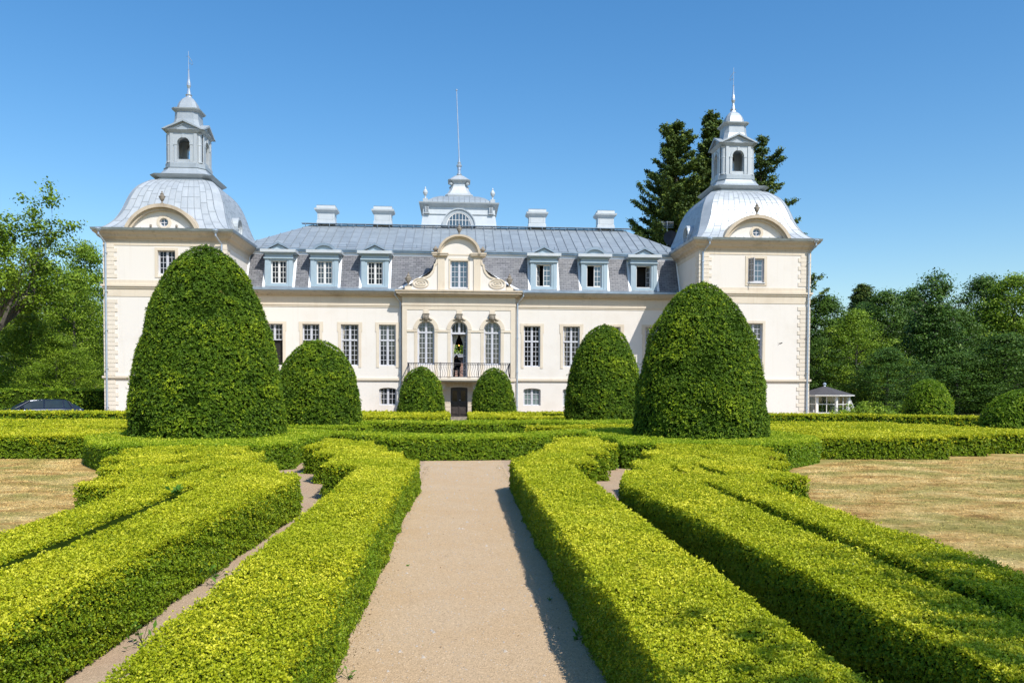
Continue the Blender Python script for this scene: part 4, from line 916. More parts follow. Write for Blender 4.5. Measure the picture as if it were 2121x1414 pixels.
def hedge_(polys, h, label, group, mat, side, cov, name, cat, seed, amp, lsc, holes):
    g = np.random.default_rng(seed)
    polys = [p if area2(p) > 0 else p[::-1] for p in polys]
    Vs = []; Fq = []; Rq = []; Mq = []; CV = []; CT = []; nv = 0
    core = MB()
    for k, p in enumerate(polys):
        q = inset(p, .045)
        if k == 0 and holes:
            loops = [q]+[inset(hh, .045) for hh in holes]; flat = [v_ for lp in loops for v_ in lp]; tri = tessellate_polygon([[Vector((a_, b_, 0)) for a_, b_ in lp] for lp in loops]); n_ = len(flat)
            fs_ = [tuple(x_) for x_ in tri]; o_ = 0
            for lp in loops:
                m_ = len(lp); fs_ += [(o_+i_, o_+(i_+1) % m_, o_+(i_+1) % m_+n_, o_+i_+n_) for i_ in range(m_)]; o_ += m_
            fs_ = [tuple(i_+n_ for i_ in f_) if len(f_) == 3 else f_ for f_ in fs_]
            core.add([(a_, b_, 0) for a_, b_ in flat]+[(a_, b_, h-.05) for a_, b_ in flat], fs_)
        else: core.pxy(q, .0, h-.05-.004*k)
    for k, p in enumerate(polys):
        A = np.array(p); x0, y0 = A.min(0); x1, y1 = A.max(0)
        dmin = max(3.5, math.hypot(0 if x0 < 0 < x1 else min(abs(x0), abs(x1)), max(0, y0))); 
        # top: bands in y so that the density follows the distance
        yb = y0
        while yb < y1:
            ye = min(y1, yb+max(1.2, yb*.12)); dd = max(3.6, math.hypot(0 if x0 < 0 < x1 else min(abs(x0), abs(x1)), max(0, yb)))
            s = lsize(dd)*lsc; n = int((x1-x0)*(ye-yb)*cov/s**2)
            if ye > 1.2 and n > 0:
                n = int(n*.86)//4; x = g.uniform(x0, x1, n); y = g.uniform(yb, ye, n)
                m = inpoly(x, y, p)
                for j in range(k): m &= ~inpoly(x, y, polys[j])
                for hh in holes: m &= ~inpoly(x, y, hh)
                x, y = x[m], y[m]; n = len(x)
                if n:
                    dz = g.normal(0, .010+s*.30, n); z = h-s*.35+wob(x, y, amp)+dz
                    up = nrmz(np.tile([0, 0, 1.], (n, 1))+g.normal(size=(n, 3))*.28); V, F, ix = sprigs(np.stack([x, y, z], 1), up, s*g.uniform(.8, 1.3, n), 4, .58, .70, g)
                    Vs.append(V); Fq.append(F+nv); nv += len(V)
                    cl = .5+.5*wob(x*2.2+3, y*2.2, .55); ys = 1-.35*np.exp(-((y-7)/4)**2)*0
                    rs_ = g.normal(.50, .22, n)+.34*(cl-.5)+.16*(wob(x*.5+9, y*.45, 1.)-.0)+dz/(.010+s*.30)*.13
                    Rq.append(np.clip(rs_[ix]+g.normal(0, .12, len(ix)), 0, 1)); Mq.append(np.zeros(len(ix), int))
            yb = ye
        # sides
        edges = [(p[i], p[(i+1) % len(p)]) for i in range(len(p))]+([(hh[i], hh[(i+1) % len(hh)]) for hh in holes for i in range(len(hh))] if k == 0 else [])
        for (pa_, pb_) in edges:
            a = np.array(pa_); b = np.array(pb_); L = np.linalg.norm(b-a)
            if L < .02: continue
            nn = np.array([(b-a)[1], -(b-a)[0]])/L
            segs = max(1, int(L/2.0))
            for q in range(segs):
                aa, bb = a+(b-a)*q/segs, a+(b-a)*(q+1)/segs; mid = (aa+bb)/2
                if mid[1] < .8: continue
                d = max(3.6, np.hypot(*mid)); s = lsize(d)*lsc; facing = -(mid@nn) > -.02*d
                sz = s if facing else s*1.9
                n = int(L/segs*h*cov*(1.0 if facing else .55)/sz**2/4)
                if n < 1: continue
                t = g.random(n); z = g.random(n)*h
                xy = aa+(bb-aa)*t[:, None]; keep = np.ones(n, bool)
                for j in range(len(polys)):
                    if j != k: keep &= ~inpoly(xy[:, 0]+nn[0]*.01, xy[:, 1]+nn[1]*.01, polys[j])
                off = -s*.3+wob(xy[:, 0]*1.3+z*3, xy[:, 1]*1.3+z*2, amp*1.2)+g.normal(0, .010+s*.20, n)-.03*np.clip((z/h-.88)/.12, 0, 1)**2-.05*np.clip(.12-z/h, 0, 1)/.12*g.random(n)
                Pp = np.stack([xy[:, 0]+nn[0]*off, xy[:, 1]+nn[1]*off, z], 1)[keep]; n = len(Pp)
                if not n: continue
                Nn = np.tile([nn[0], nn[1], .25], (n, 1)); Nn = nrmz(Nn+np.outer(np.clip((Pp[:, 2]/h-.8)/.2, 0, 1), [0, 0, 1.]))
                V, F, ix = sprigs(Pp, nrmz(Nn+g.normal(size=(n, 3))*.3), sz*g.uniform(.8, 1.2, n), 4, .60, .55, g)
                Vs.append(V); Fq.append(F+nv); nv += len(V)
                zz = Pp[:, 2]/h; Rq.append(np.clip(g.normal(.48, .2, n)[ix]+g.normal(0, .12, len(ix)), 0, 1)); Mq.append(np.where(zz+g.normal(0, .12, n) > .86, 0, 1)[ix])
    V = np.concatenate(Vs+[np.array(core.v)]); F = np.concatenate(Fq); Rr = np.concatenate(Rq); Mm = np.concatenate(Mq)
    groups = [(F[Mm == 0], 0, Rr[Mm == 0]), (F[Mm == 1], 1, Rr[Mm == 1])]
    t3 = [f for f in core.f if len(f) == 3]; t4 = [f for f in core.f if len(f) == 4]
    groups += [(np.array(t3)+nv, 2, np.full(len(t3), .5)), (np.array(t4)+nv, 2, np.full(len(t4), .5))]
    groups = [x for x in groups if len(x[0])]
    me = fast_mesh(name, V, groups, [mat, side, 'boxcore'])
    o = bpy.data.objects.new(name, me); col.objects.link(o); tag(o, label, cat, group)
    return len(F)
hp = .67; G1 = 'clipped box hedges along the central path'
cnt = 0
# A: hedges that line the path, ending in stepped points
AR = [(1.10, 1.0), (1.08, 8.0), (1.09, 12.5), (1.10, 16.9), (1.62, 17.7), (1.62, 18.8), (2.24, 20.0), (2.20, 21.0), (2.86, 22.5), (2.86, 24.6), (4.30, 25.2), (4.10, 23.5), (4.25, 21.6), (3.56, 20.9), (3.51, 18.95), (2.84, 18.8), (2.82, 16.5), (2.18, 16.5), (2.13, 12.0), (2.08, 8.0), (2.04, 1.0)]
AL = [(-.90, 1.0), (-.90, 8.0), (-.89, 13.0), (-.80, 16.9), (-1.16, 17.05), (-1.23, 18.6), (-1.67, 19.2), (-1.80, 20.7), (-2.20, 21.3), (-2.34, 22.9), (-2.67, 23.1), (-3.84, 24.3), (-3.74, 22.75), (-3.87, 20.8), (-3.20, 20.4), (-3.23, 18.6), (-2.65, 18.3), (-2.56, 15.8), (-1.85, 15.5), (-1.82, 12.2), (-1.79, 8.0), (-1.80, 1.0)]
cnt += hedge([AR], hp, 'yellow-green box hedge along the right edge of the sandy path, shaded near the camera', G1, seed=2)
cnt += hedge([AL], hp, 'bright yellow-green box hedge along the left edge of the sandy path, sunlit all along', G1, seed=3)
# B: outer pairs with feathered heads
BR = [(2.90, 1.0), (2.82, 5.0), (2.80, 9.2), (2.70, 11.2), (2.57, 12.2), (2.62, 13.0), (3.02, 14.65), (3.42, 14.9), (3.60, 16.85), (4.20, 17.2), (4.42, 19.5), (5.10, 19.95), (5.25, 21.5), (7.6, 21.3), (7.95, 20.2), (7.36, 19.8), (7.40, 18.05), (6.50, 17.5), (6.60, 15.85), (5.76, 15.55), (5.84, 13.27), (4.91, 13.05), (4.72, 11.4), (4.60, 9.0), (4.60, 6.0), (4.66, 1.0),
      (3.99, 1.0), (3.90, 6.0), (3.95, 9.3), (4.03, 12.9), (3.80, 12.9), (3.66, 9.5), (3.64, 5.0), (3.74, 1.0)]
def slit(x0, y0, x1, y1, w_=.13):
    d_ = Vector((x1-x0, y1-y0)).normalized(); n_ = Vector((-d_.y, d_.x))*w_
    return [(x0+n_.x, y0+n_.y), (x0-n_.x, y0-n_.y), (x1-n_.x, y1-n_.y), (x1+n_.x, y1+n_.y)]
HR = [slit(4.72, 13.85, 4.58, 16.2), slit(5.50, 16.4, 5.34, 18.8), slit(6.28, 18.9, 6.25, 20.7), slit(4.02, 14.2, 4.08, 15.6, .08), slit(4.95, 18.2, 4.9, 19.3, .09)]
mir = lambda P_: [(-.01-x_, y_-(.35 if y_ > 12 else 0)) for x_, y_ in P_]
BL = mir(BR); BL[3:8] = [(-2.74, 11.0), (-2.68, 13.0), (-2.67, 13.95), (-2.78, 14.45), (-3.20, 14.75)]; HL = [mir(q) for q in (slit(4.75, 13.9, 4.58, 16.3, .19), slit(5.50, 16.5, 5.34, 18.9, .19), slit(6.28, 19.0, 6.25, 20.8, .18), slit(3.98, 13.9, 4.02, 15.4, .10), slit(4.95, 18.3, 4.9, 19.5, .14))]; 
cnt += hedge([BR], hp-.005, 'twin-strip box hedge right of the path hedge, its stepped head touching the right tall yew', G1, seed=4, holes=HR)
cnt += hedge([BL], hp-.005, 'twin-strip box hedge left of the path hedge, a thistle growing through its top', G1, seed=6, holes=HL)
# C: low collars round the big yews
def blob(cx, cy, rx, ry, n=26, p=2.6, ph=0):
    o = []
    for k in range(n):
        a = 2*PI*k/n; c, s = math.cos(a), math.sin(a); r_ = (abs(c)**p+abs(s)**p)**(-1/p); o.append((cx+rx*r_*c, cy+ry*r_*s))
    return o
GC = 'low green collars around the tall yews'
CR = [(4.45, 21.9), (5.2, 21.5), (9.0, 21.7), (9.9, 22.7), (10.7, 23.6), (11.1, 24.9), (11.1, 28.6), (4.6, 28.6), (4.15, 26.0), (4.6, 23.8)]
CL = [(-10.9, 24.9), (-10.4, 23.6), (-9.6, 22.2), (-8.9, 21.3), (-7.4, 21.0), (-5.0, 21.3), (-4.3, 22.0), (-4.5, 23.8), (-4.0, 26.0), (-4.5, 28.6), (-10.9, 28.6)]
cnt += hedge([CR], hp+.01, 'low green box hedge wrapped round the foot of the right tall yew', GC, 'boxtop', 'boxg', seed=8)
cnt += hedge([CL], hp+.01, 'low green box hedge wrapped round the foot of the left tall yew', GC, 'boxtop', 'boxg', seed=9)
# D, E: curved hedges across the axis
GD = 'curved box hedges across the garden axis'
def band(fr, bk): return fr+bk[::-1]
D = band([(-6.6, 29.3), (-4.6, 27.2), (-2.9, 25.6), (-2.35, 25.5), (-2.25, 24.5), (-1.0, 24.35), (.4, 24.4), (1.6, 24.6), (2.75, 25.3), (2.9, 26.4), (4.0, 27.4), (5.6, 28.6), (7.2, 30.0)], [(-6.6, 30.6), (-4.7, 28.6), (-2.9, 27.2), (-1.2, 26.6), (.4, 26.6), (1.8, 26.9), (3.4, 28.4), (5.2, 29.8), (7.2, 31.2)])
cnt += hedge([D], hp+.01, 'deep green hedge closing the far end of the sandy path', GD, 'boxtop', 'boxg', seed=10)
E_ = band([(-7.2, 35.4), (-5.1, 33.6), (-3.9, 33.9), (-3.6, 34.8), (-2.0, 34.4), (.4, 33.9), (1.9, 34.2), (2.0, 35.3), (4.6, 35.9), (4.7, 34.6), (6.6, 35.2), (8.4, 36.6)], [(-7.2, 36.8), (-5.1, 36.4), (-3.6, 36.6), (-2.0, 36.5), (.4, 36.4), (1.9, 36.7), (4.6, 37.4), (6.6, 37.4), (8.4, 38.0)])
cnt += hedge([E_], hp+.03, 'second curved green hedge behind the one that closes the path', GD, 'boxtop', 'boxg', seed=11, cov=6)
E2 = [(-5.9, 31.6), (-4.1, 31.2), (-3.3, 31.6), (-3.4, 32.3), (-4.8, 32.5), (-6.6, 33.2), (-7.8, 34.0), (-8, 33.2)]
E3 = [(2.6, 31.4), (4.2, 31.3), (6.4, 32.2), (8.0, 33.0), (8.0, 34.2), (5.8, 33.4), (3.9, 32.7), (2.8, 32.2)]
cnt += hedge([E2], hp, 'short green hedge tongue in front of the left rounded yew', GD, 'boxtop', 'boxg', seed=12, cov=6)
cnt += hedge([E3], hp, 'short yellow-green hedge tongue left of the foot of the right tall yew', GD, 'box', 'boxside', seed=13, cov=6)
# F: parterre hedges in front of the door
GF = 'yellow parterre hedges in front of the door'
for s, lab in ((-1, 'left'), (1, 'right')):
    X = lambda v: .04+s*v
    P1 = [(X(.55), 40.6), (X(1.35), 40.6), (X(1.35), 48.6), (X(.55), 48.6)]
    P2 = [(X(1.35), 40.6), (X(5.2), 40.4), (X(5.2), 41.5), (X(3.0), 41.8), (X(1.35), 41.6)]
    P3 = [(X(1.35), 43.0), (X(2.2), 43.3), (X(3.4), 43.9), (X(5.6), 43.6), (X(5.6), 44.7), (X(3.6), 45.0), (X(2.3), 44.6), (X(1.35), 44.6)]
    P4 = [(X(1.35), 46.2), (X(6.2), 46.4), (X(6.2), 47.4), (X(1.35), 47.5)]
    cnt += hedge([P1, P2, P3, P4], .74, f'yellow-green scroll hedge {"left" if s < 0 else "right"} of the doorstep by the small yew', GF, seed=14+s, cov=6)
    P5 = [(X(3.0), 49.2), (X(12.6), 49.4), (X(12.6), 50.2), (X(3.0), 50.1)]
    cnt += hedge([P5], .72, f'thin yellow-green hedge against the {"left" if s < 0 else "right"} wing wall under the small windows', GF, seed=24+s, cov=5)
# fields of rows left and right, tall outer hedges
GL = 'rows of yellow box hedge beside the tall yews'
def row(x0, x1, y0, y1, step=0, n=6, seed=0):
    rs = random.Random(seed); f = []; b = []
    for k in range(n+1):
        x = x0+(x1-x0)*k/n; o = rs.uniform(-step, step)
        if k: f.append((x-.02, lo))
        lo = y0+o
        f.append((x, lo)); b.append((x, y1+rs.uniform(-step, step)*.6))
    f.append((x1+.01, lo)); return f+b[::-1]
R1 = [(11.2, 24.75), (13.7, 24.6), (13.75, 24.75), (15.3, 24.6), (15.35, 25.9), (17.4, 25.8), (17.45, 26.9), (24, 26.6), (24, 28.2), (11.3, 27.6)]
rows = [([R1], 'front row of yellow box hedge right of the tall yew, stepped along the lawn', 31),
        ([row(11.2, 26, 28.3, 30.2, .12, 9, 1)], 'second row of box hedge behind the right lawn', 32),
        ([row(10.6, 21, 30.8, 32.3, .10, 9, 2)], 'third row of box hedge behind the right lawn', 33),
        ([row(10.0, 20.5, 32.8, 34.3, .10, 9, 3)], 'fourth row of box hedge behind the right lawn', 34),
        ([row(9.6, 19.4, 34.9, 36.3, .10, 9, 4)], 'last thin row of box hedge before the tall clipped hedge on the right', 35),
        ([[(-30, 25.5), (-15, 25.35), (-11.15, 25.3), (-11.0, 28.3), (-13, 30.4), (-30, 31.2)]], 'broad yellow-topped hedge block at the back of the left lawn', 36),
        ([row(-30, -11.2, 31.8, 33.6, .10, 9, 5)], 'second row of box hedge behind the left lawn', 37),
        ([row(-32, -10.8, 34.4, 35.6, .10, 9, 6)], 'third row of box hedge behind the left lawn', 38),
        ([row(-34, -9.0, 36.3, 37.8, .10, 9, 7)], 'last row of box hedge behind the left lawn', 39)]
for ps, lab, sd_ in rows: cnt += hedge(ps, hp, lab, GL, seed=sd_, cov=6)
cnt += hedge([[(-42, 39.2), (-9.0, 39.2), (-9.0, 41.6), (-42, 41.8)]], .95, 'taller straight hedge in front of the left tower and the dark car', 'tall straight outer hedges', 'box', 'boxg', seed=41, cov=5, amp=.01)
cnt += hedge([[(9.6, 38.3), (18.6, 38.0), (21.0, 36.0), (27.5, 33.4), (27.9, 34.6), (22.0, 37.0), (19.2, 39.2), (9.6, 39.4)]], .97, 'taller straight hedge in front of the right tower and the glass pavilion', 'tall straight outer hedges', 'box', 'boxg', seed=42, cov=5, amp=.01)
cnt += hedge([[(-46, 55.5), (-21.6, 54.6), (-21.6, 56.0), (-46, 57)]], 1.95, 'high dark green beech hedge behind the parked car', None, 'boxg', 'yew', seed=43, cov=4, name='beech_hedge', amp=.05, lsc=1.3)

# ================================================================== yews
def yew(cx, cy, r, h, label, seed, p=2.0, mat='yew', z0=0, group='clipped dome yews', wide=1.0, lz=1.0, lean=0):
    g = np.random.default_rng(seed)
    def rad(t): return r*(1-t**p)**.5*(1+.035*(1-t)) if t < 1 else 0
    ts = np.linspace(0, 1, 60); rr_ = np.array([rad(t) for t in ts])
    A = 2*PI*r*h*.85; d = math.hypot(cx, cy)
    L = (.032+.00155*d)*lz
    n = int(A*8.5/(L*L)/5); n = min(n, 90000)
    t = g.random(n)**.92; th = g.uniform(0, 2*PI, n)
    slope = np.gradient(rr_, ts*h); w_ = rr_*np.sqrt(1+slope**2); w_[-1] = w_[-2]
    acc = np.interp(t, ts, w_/w_.max()); k = g.random(n) < np.clip(acc*1.05, .12, 1)
    t, th = t[k], th[k]
    back = (np.cos(th)*cx+np.sin(th)*cy)/d > .35; k = ~back | (g.random(len(t)) < .45); t, th = t[k], th[k]; n = len(t)
    R_ = np.interp(t, ts, rr_); sl = np.interp(t, ts, slope)
    # irregular lumps: a few hundred random bosses instead of a regular wave
    nb = 150; bt, bth, br_, ba = g.random(nb), g.uniform(0, 2*PI, nb), g.uniform(.18, .55, nb)*min(1, r/2), g.normal(0, .058, nb)
    lump = np.zeros(n)
    for q in range(nb):
        dt = (t-bt[q])*h; da = (np.mod(th-bth[q]+PI, 2*PI)-PI)*np.maximum(R_, .3); lump += ba[q]*np.exp(-(dt*dt*1.6+da*da)/br_[q]**2)
    lump = np.clip(lump, -.10, .10)*min(1, r/2.0)
    tuft = g.normal(0, .012+L*.20, n)
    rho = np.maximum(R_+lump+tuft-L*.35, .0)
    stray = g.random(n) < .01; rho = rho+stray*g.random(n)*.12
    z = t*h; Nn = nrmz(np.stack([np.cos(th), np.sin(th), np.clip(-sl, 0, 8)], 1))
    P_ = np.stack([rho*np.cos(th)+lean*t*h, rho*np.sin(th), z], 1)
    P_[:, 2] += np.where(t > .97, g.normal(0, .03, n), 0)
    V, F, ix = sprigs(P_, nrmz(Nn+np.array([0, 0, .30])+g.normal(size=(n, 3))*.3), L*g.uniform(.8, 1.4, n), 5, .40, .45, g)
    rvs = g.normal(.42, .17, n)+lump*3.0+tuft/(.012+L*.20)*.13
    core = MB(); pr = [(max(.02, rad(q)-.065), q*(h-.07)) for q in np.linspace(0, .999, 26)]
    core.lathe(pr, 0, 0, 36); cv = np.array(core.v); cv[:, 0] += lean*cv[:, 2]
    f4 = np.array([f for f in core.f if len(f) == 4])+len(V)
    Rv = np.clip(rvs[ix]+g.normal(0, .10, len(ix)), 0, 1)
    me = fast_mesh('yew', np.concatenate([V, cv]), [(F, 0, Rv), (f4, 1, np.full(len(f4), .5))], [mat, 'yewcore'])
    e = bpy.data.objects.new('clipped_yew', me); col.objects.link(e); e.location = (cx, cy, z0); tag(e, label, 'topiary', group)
    return n
cnt += yew(-7.66, 25.85, 2.24, 6.45, 'tallest dark clipped dome yew, covering the left tower corner', 51, 2.15, lean=-.008, lz=.76)
cnt += yew(7.72, 25.75, 2.09, 5.50, 'large dark clipped dome yew in front of the right tower', 52, 2.15, lz=.76)
cnt += yew(-5.85, 34.6, 1.76, 4.08, 'rounded mid green dome yew just right of the tallest one', 53, 3.0, lz=.76)
cnt += yew(7.42, 41.6, 1.93, 5.38, 'narrower dome yew standing left behind the large right one', 54, 2.45, lz=.76)
cnt += yew(-2.20, 49.6, 1.37, 3.42, 'small dome yew left of the front door', 55, 2.9, lz=.7)
cnt += yew(2.15, 49.6, 1.31, 3.36, 'small dome yew right of the front door', 56, 2.9, lz=.7)
cnt += yew(23.35, 39.4, 1.15, 2.68, 'small pale green dome topiary at the edge of the wood', 57, 3.0, 'boxg', lz=.7)
cnt += yew(22.9, 31.9, 1.62, 2.18, 'low wide dome topiary at the right edge of the photo', 58, 2.4, 'boxg', lz=.75)
print('LEAVES', cnt)
# ================================================================== trees
def limbs(mb, p, d, L, r, lvl, tips, rs, spread=.6, upb=.25):
    n = 5; pts = [p]; rad = [r]; dd = d.copy()
    for k in range(n):
        dd = (dd+Vector((rs.gauss(0, .13), rs.gauss(0, .13), rs.gauss(.03, .08)))).normalized(); pts.append(pts[-1]+dd*L/n); rad.append(r*(1-.5*(k+1)/n))
        if lvl <= 1 and k >= 1: tips.append(pts[-1].copy())
    mb.tube(pts, rad, 6 if lvl > 1 else 4)
    if lvl == 0: return
    for k in range(rs.choice((3, 4)) if lvl > 1 else 3):
        i = rs.choice((2, 3, 4, 5)); q = pts[i]
        nd = (dd+Vector((rs.gauss(0, spread), rs.gauss(0, spread), rs.gauss(upb, .35)))).normalized()
        limbs(mb, q, nd, L*rs.uniform(.58, .82), rad[i]*.62, lvl-1, tips, rs, spread, upb)
def clumps(C, per, sp, size, g, up=.7, flat=.55):
    n = len(C)*per; c = np.repeat(C, per, 0); o = g.normal(size=(n, 3))*sp; o[:, 2] *= flat
    P_ = c+o; Nn = nrmz(np.array([0, 0, up])+nrmz(o)*.7)
    V, F = leaves(P_, Nn, size*g.uniform(.6, 1.35, n), .62, .6, .1, g)
    rv = np.clip(np.repeat(g.normal(.46, .20, len(C)), per)+g.normal(0, .15, n)+o[:, 2]/sp*.16, 0, 1)
    return V, F, rv
def crown_mesh(name, C, per, sp, size, mat, seed, flat=.38):
    g = np.random.default_rng(seed); V, F, rv = clumps(np.array(C), per, sp, size, g, flat=flat)
    return fast_mesh(name, V, [(F, 0, rv)], [mat])
def ell_points(n, H, W, g, zlo=.12, top=1.6, lob=.35):
    pts = []
    ph = g.uniform(0, 6.28, 8)
    while len(pts) < n:
        t = g.random(); th = g.uniform(0, 2*PI)
        prof = math.sin(PI*min(1, (t*.93+.07))**.72)**.8
        rr_ = W*prof*(1+lob*math.sin(3*th+ph[0]+t*5)*.6+lob*.6*math.sin(5*th+ph[1]-t*9))*(g.random()**.28)
        pts.append((rr_*math.cos(th), rr_*math.sin(th), H*(zlo+(1-zlo)*t)+g.normal(0, H*.012)))
    return pts
def tree_variant(seed, H, W, mat, ncl, per, sp, size, zlo=.10, trunkr=.28, lob=.35):
    g = np.random.default_rng(seed); rs = random.Random(seed); mb = MB()
    mb.tube([(0, 0, -.2), (rs.uniform(-.2, .2), 0, H*.3), (rs.uniform(-.3, .3), rs.uniform(-.3, .3), H*.8)], [trunkr, trunkr*.75, trunkr*.2], 8)
    for k in range(11):
        z = H*(.2+.055*k); a = rs.uniform(0, 6.28); L = W*.8*math.sin(PI*(.2+.06*k)); mb.tube([(0, 0, z), (L*.5*math.cos(a), L*.5*math.sin(a), z+L*.25), (L*math.cos(a), L*math.sin(a), z+L*.5)], [.1, .06, .02], 5)
    C = ell_points(ncl, H, W, g, zlo, lob=lob)
    tmp = mb.build('trunk', 'bark'); me_t = tmp.data; bpy.data.objects.remove(tmp)
    return me_t, crown_mesh('crown', C, per, sp, size, mat, seed+100)
def plant(var, x, y, sx, sz, rot, label, group, name='broadleaf_tree', cat='tree', z=0):
    e = empty(name, (x, y, z), label, cat, group); e.rotation_euler[2] = rot; e.scale = (sx, sx, sz)
    t = bpy.data.objects.new('trunk', var[0]); c = bpy.data.objects.new('crown', var[1])
    for o in (t, c): col.objects.link(o); o.parent = e
    return e
vA = tree_variant(1, 12, 4.2, 'leafB', 520, 62, .50, .19)
vB = tree_variant(2, 12, 3.9, 'leafB', 470, 62, .50, .19, lob=.5)
vC = tree_variant(3, 12, 4.0, 'leafC', 500, 62, .48, .18, lob=.45)
vD = tree_variant(4, 12, 4.4, 'leafA', 520, 62, .48, .18)
GW = 'trees of the wood behind the right tower'
def wx(u, v, y):   # helper used while writing: world x,z of a sight line at depth y
    d = fw+((u-1060.5)/F_PX)*rt+((858.42-v)/F_PX)*up; t = y/d.y; return d.x*t, CAM_H+d.z*t
def put(u, vtop, y, var, hw_, rot, label, group=GW, name='broadleaf_tree', W=4.2):
    x, z = wx(u, vtop, y); return plant(var, x, y, hw_/W, z/12.3, rot, label, group, name)
put(1712, 612, 74, vB, 3.9, .3, 'rounded green tree rising directly behind the corner of the right tower')
put(1772, 640, 66, vD, 3.2, 1.9, 'lower yellowish-green tree behind the glass pavilion')
put(1835, 602, 78, vA, 4.3, 2.2, 'broad green tree with rounded top between the tower and the pointed tree')
put(1890, 598, 84, vB, 4.2, 4.0, 'dense tree just left of the pointed tree')
put(1790, 628, 84, vC, 4.2, .8, 'green tree under the far spruce tip')
put(2040, 572, 80, vA, 4.6, 5.0, 'tall open-topped tree near the right edge of the photo')
put(2100, 566, 76, vD, 4.6, 3.1, 'tall lighter green tree at the right edge of the photo')
put(2180, 560, 78, vB, 5.0, 1.1, 'tree cut off by the right edge of the photo')
put(1985, 640, 74, vB, 3.6, .1, 'lower shaded tree between the pointed tree and the tall right trees')
put(2085, 690, 62, vA, 4.0, 2.0, 'dark low tree in shade behind the low wide topiary')
put(1840, 720, 60, vC, 3.0, 4.4, 'low bushy tree behind the pale dome topiary')
put(1985, 730, 62, vA, 3.4, 1.4, 'low dark tree just right of the pale dome topiary')
put(1705, 700, 66, vA, 2.6, 3.3, 'low dark tree hidden behind the roof of the pavilion')
# pointed tree with tiers
g = np.random.default_rng(9); C = []
for (zc, r_, n) in ((1.6, 2.5, 70), (3.0, 3.1, 130), (4.6, 3.0, 130), (6.2, 2.5, 110), (7.8, 2.1, 90), (9.2, 1.7, 60), (10.6, 1.15, 36), (11.7, .6, 16)):
    for _ in range(n): a = g.uniform(0, 6.28); q = r_*(1+.18*math.sin(a*4+zc))*g.random()**.4; C.append((q*math.cos(a), q*math.sin(a), zc+g.normal(0, .45)-q*.12))
C += [(.9+g.normal(0, .18), -.4, 10.9+g.normal(0, .35)) for _ in range(12)]
vP = (vC[0], crown_mesh('crown', C, 46, .40, .20, 'leafC', 77))
put(1938, 562, 70, vP, 3.9, .4, 'tallest pointed blue-green tree in the wood on the right', name='pointed_tree')
for k in range(11):
    x = 24+k*5.6+random.uniform(-1, 1); plant((vA, vB, vC)[k % 3], x, 96+random.uniform(-4, 6), 1.15, .86+.10*random.random(), random.uniform(0, 6), 'tree deep in the wood seen only as dark green between the nearer crowns', GW)
# conifers
def conifer(seed, H, Rb, mat='fir', dens=1.0, zlo=.1, asym=0, sz=.20, droop=.15):
    rs = random.Random(seed); g = np.random.default_rng(seed); mb = MB(); C = []; S = []
    mb.tube([(0, 0, 0), (.05, 0, H*.5), (0, 0, H)], [.34, .2, .03], 8)
    z = H*zlo
    while z < H*.985:
        t = (z-H*zlo)/(H*(1-zlo)); Lm = Rb*(1-t)**.66*(.88+.12*math.sin(z*2.3))+.2
        for k in range(rs.choice((7, 8, 9)) if dens >= 1 else rs.choice((3, 4, 5))):
            a = rs.uniform(0, 6.28); L = Lm*rs.uniform(.5, 1.12)*(1+asym*math.cos(a))
            up_ = rs.uniform(-.05, .30)*(.4+t) 
            pts = [Vector((0, 0, z))]; n = 6
            for i in range(1, n+1):
                q = i/n; pts.append(Vector((L*q*math.cos(a), L*q*math.sin(a), z+L*(up_*q-droop*math.sin(PI*q)*1.0+.12*q*q))))
            mb.tube(pts, [.055*(1-i/(n+1)) for i in range(n+1)], 4)
            m = int(L*24*dens)+4
            for i in range(m):
                q = rs.random()**.6; f = q*n; j = min(n-1, int(f)); p = pts[j].lerp(pts[j+1], f-j)
                w_ = rs.uniform(-1, 1)*L*.30*(1-q*.75)+rs.gauss(0, .05); C.append((p.x-w_*math.sin(a), p.y+w_*math.cos(a), p.z+rs.gauss(-.04, .05)-abs(w_)*.12))
        z += H*.019
    tmp = mb.build('trunk', 'bark'); me = tmp.data; bpy.data.objects.remove(tmp)
    V, F, rv = clumps(np.array(C), 9, .13, sz, g, .9, .5)
    return me, fast_mesh('crown', V, [(F, 0, rv)], [mat])
GFi = 'tall dark firs behind the right tower'
def putc(u, vtop, y, var, H, label, s=1., rot=0, name='fir_tree', group=GFi):
    x, z = wx(u, vtop, y); e = plant(var, x, y, s*z/H, z/H, rot, label, group, name); return e
cf1 = conifer(5, 24, 7.6, zlo=.12, sz=.19); cf2 = conifer(6, 25, 6.0, zlo=.12, sz=.19); cf3 = conifer(8, 22, 7.4, dens=.55, zlo=.05, sz=.19)
putc(1402, 246, 70, cf1, 24, 'leftmost broad dark fir behind the right tower, wide drooping branches', .92, .5)
putc(1477, 226, 74, cf2, 25, 'tallest slim fir directly left of the right tower lantern', .95, 2.2)
putc(1577, 278, 76, cf3, 22, 'sparse ragged fir with open branches right of the right tower lantern', .95, 1.2)
cf4 = conifer(11, 10, 2.0, zlo=.2, sz=.16)
putc(1789, 588, 100, cf4, 10, 'small far spruce tip above the wood on the right', 1.2, 0, 'spruce_tree', None)
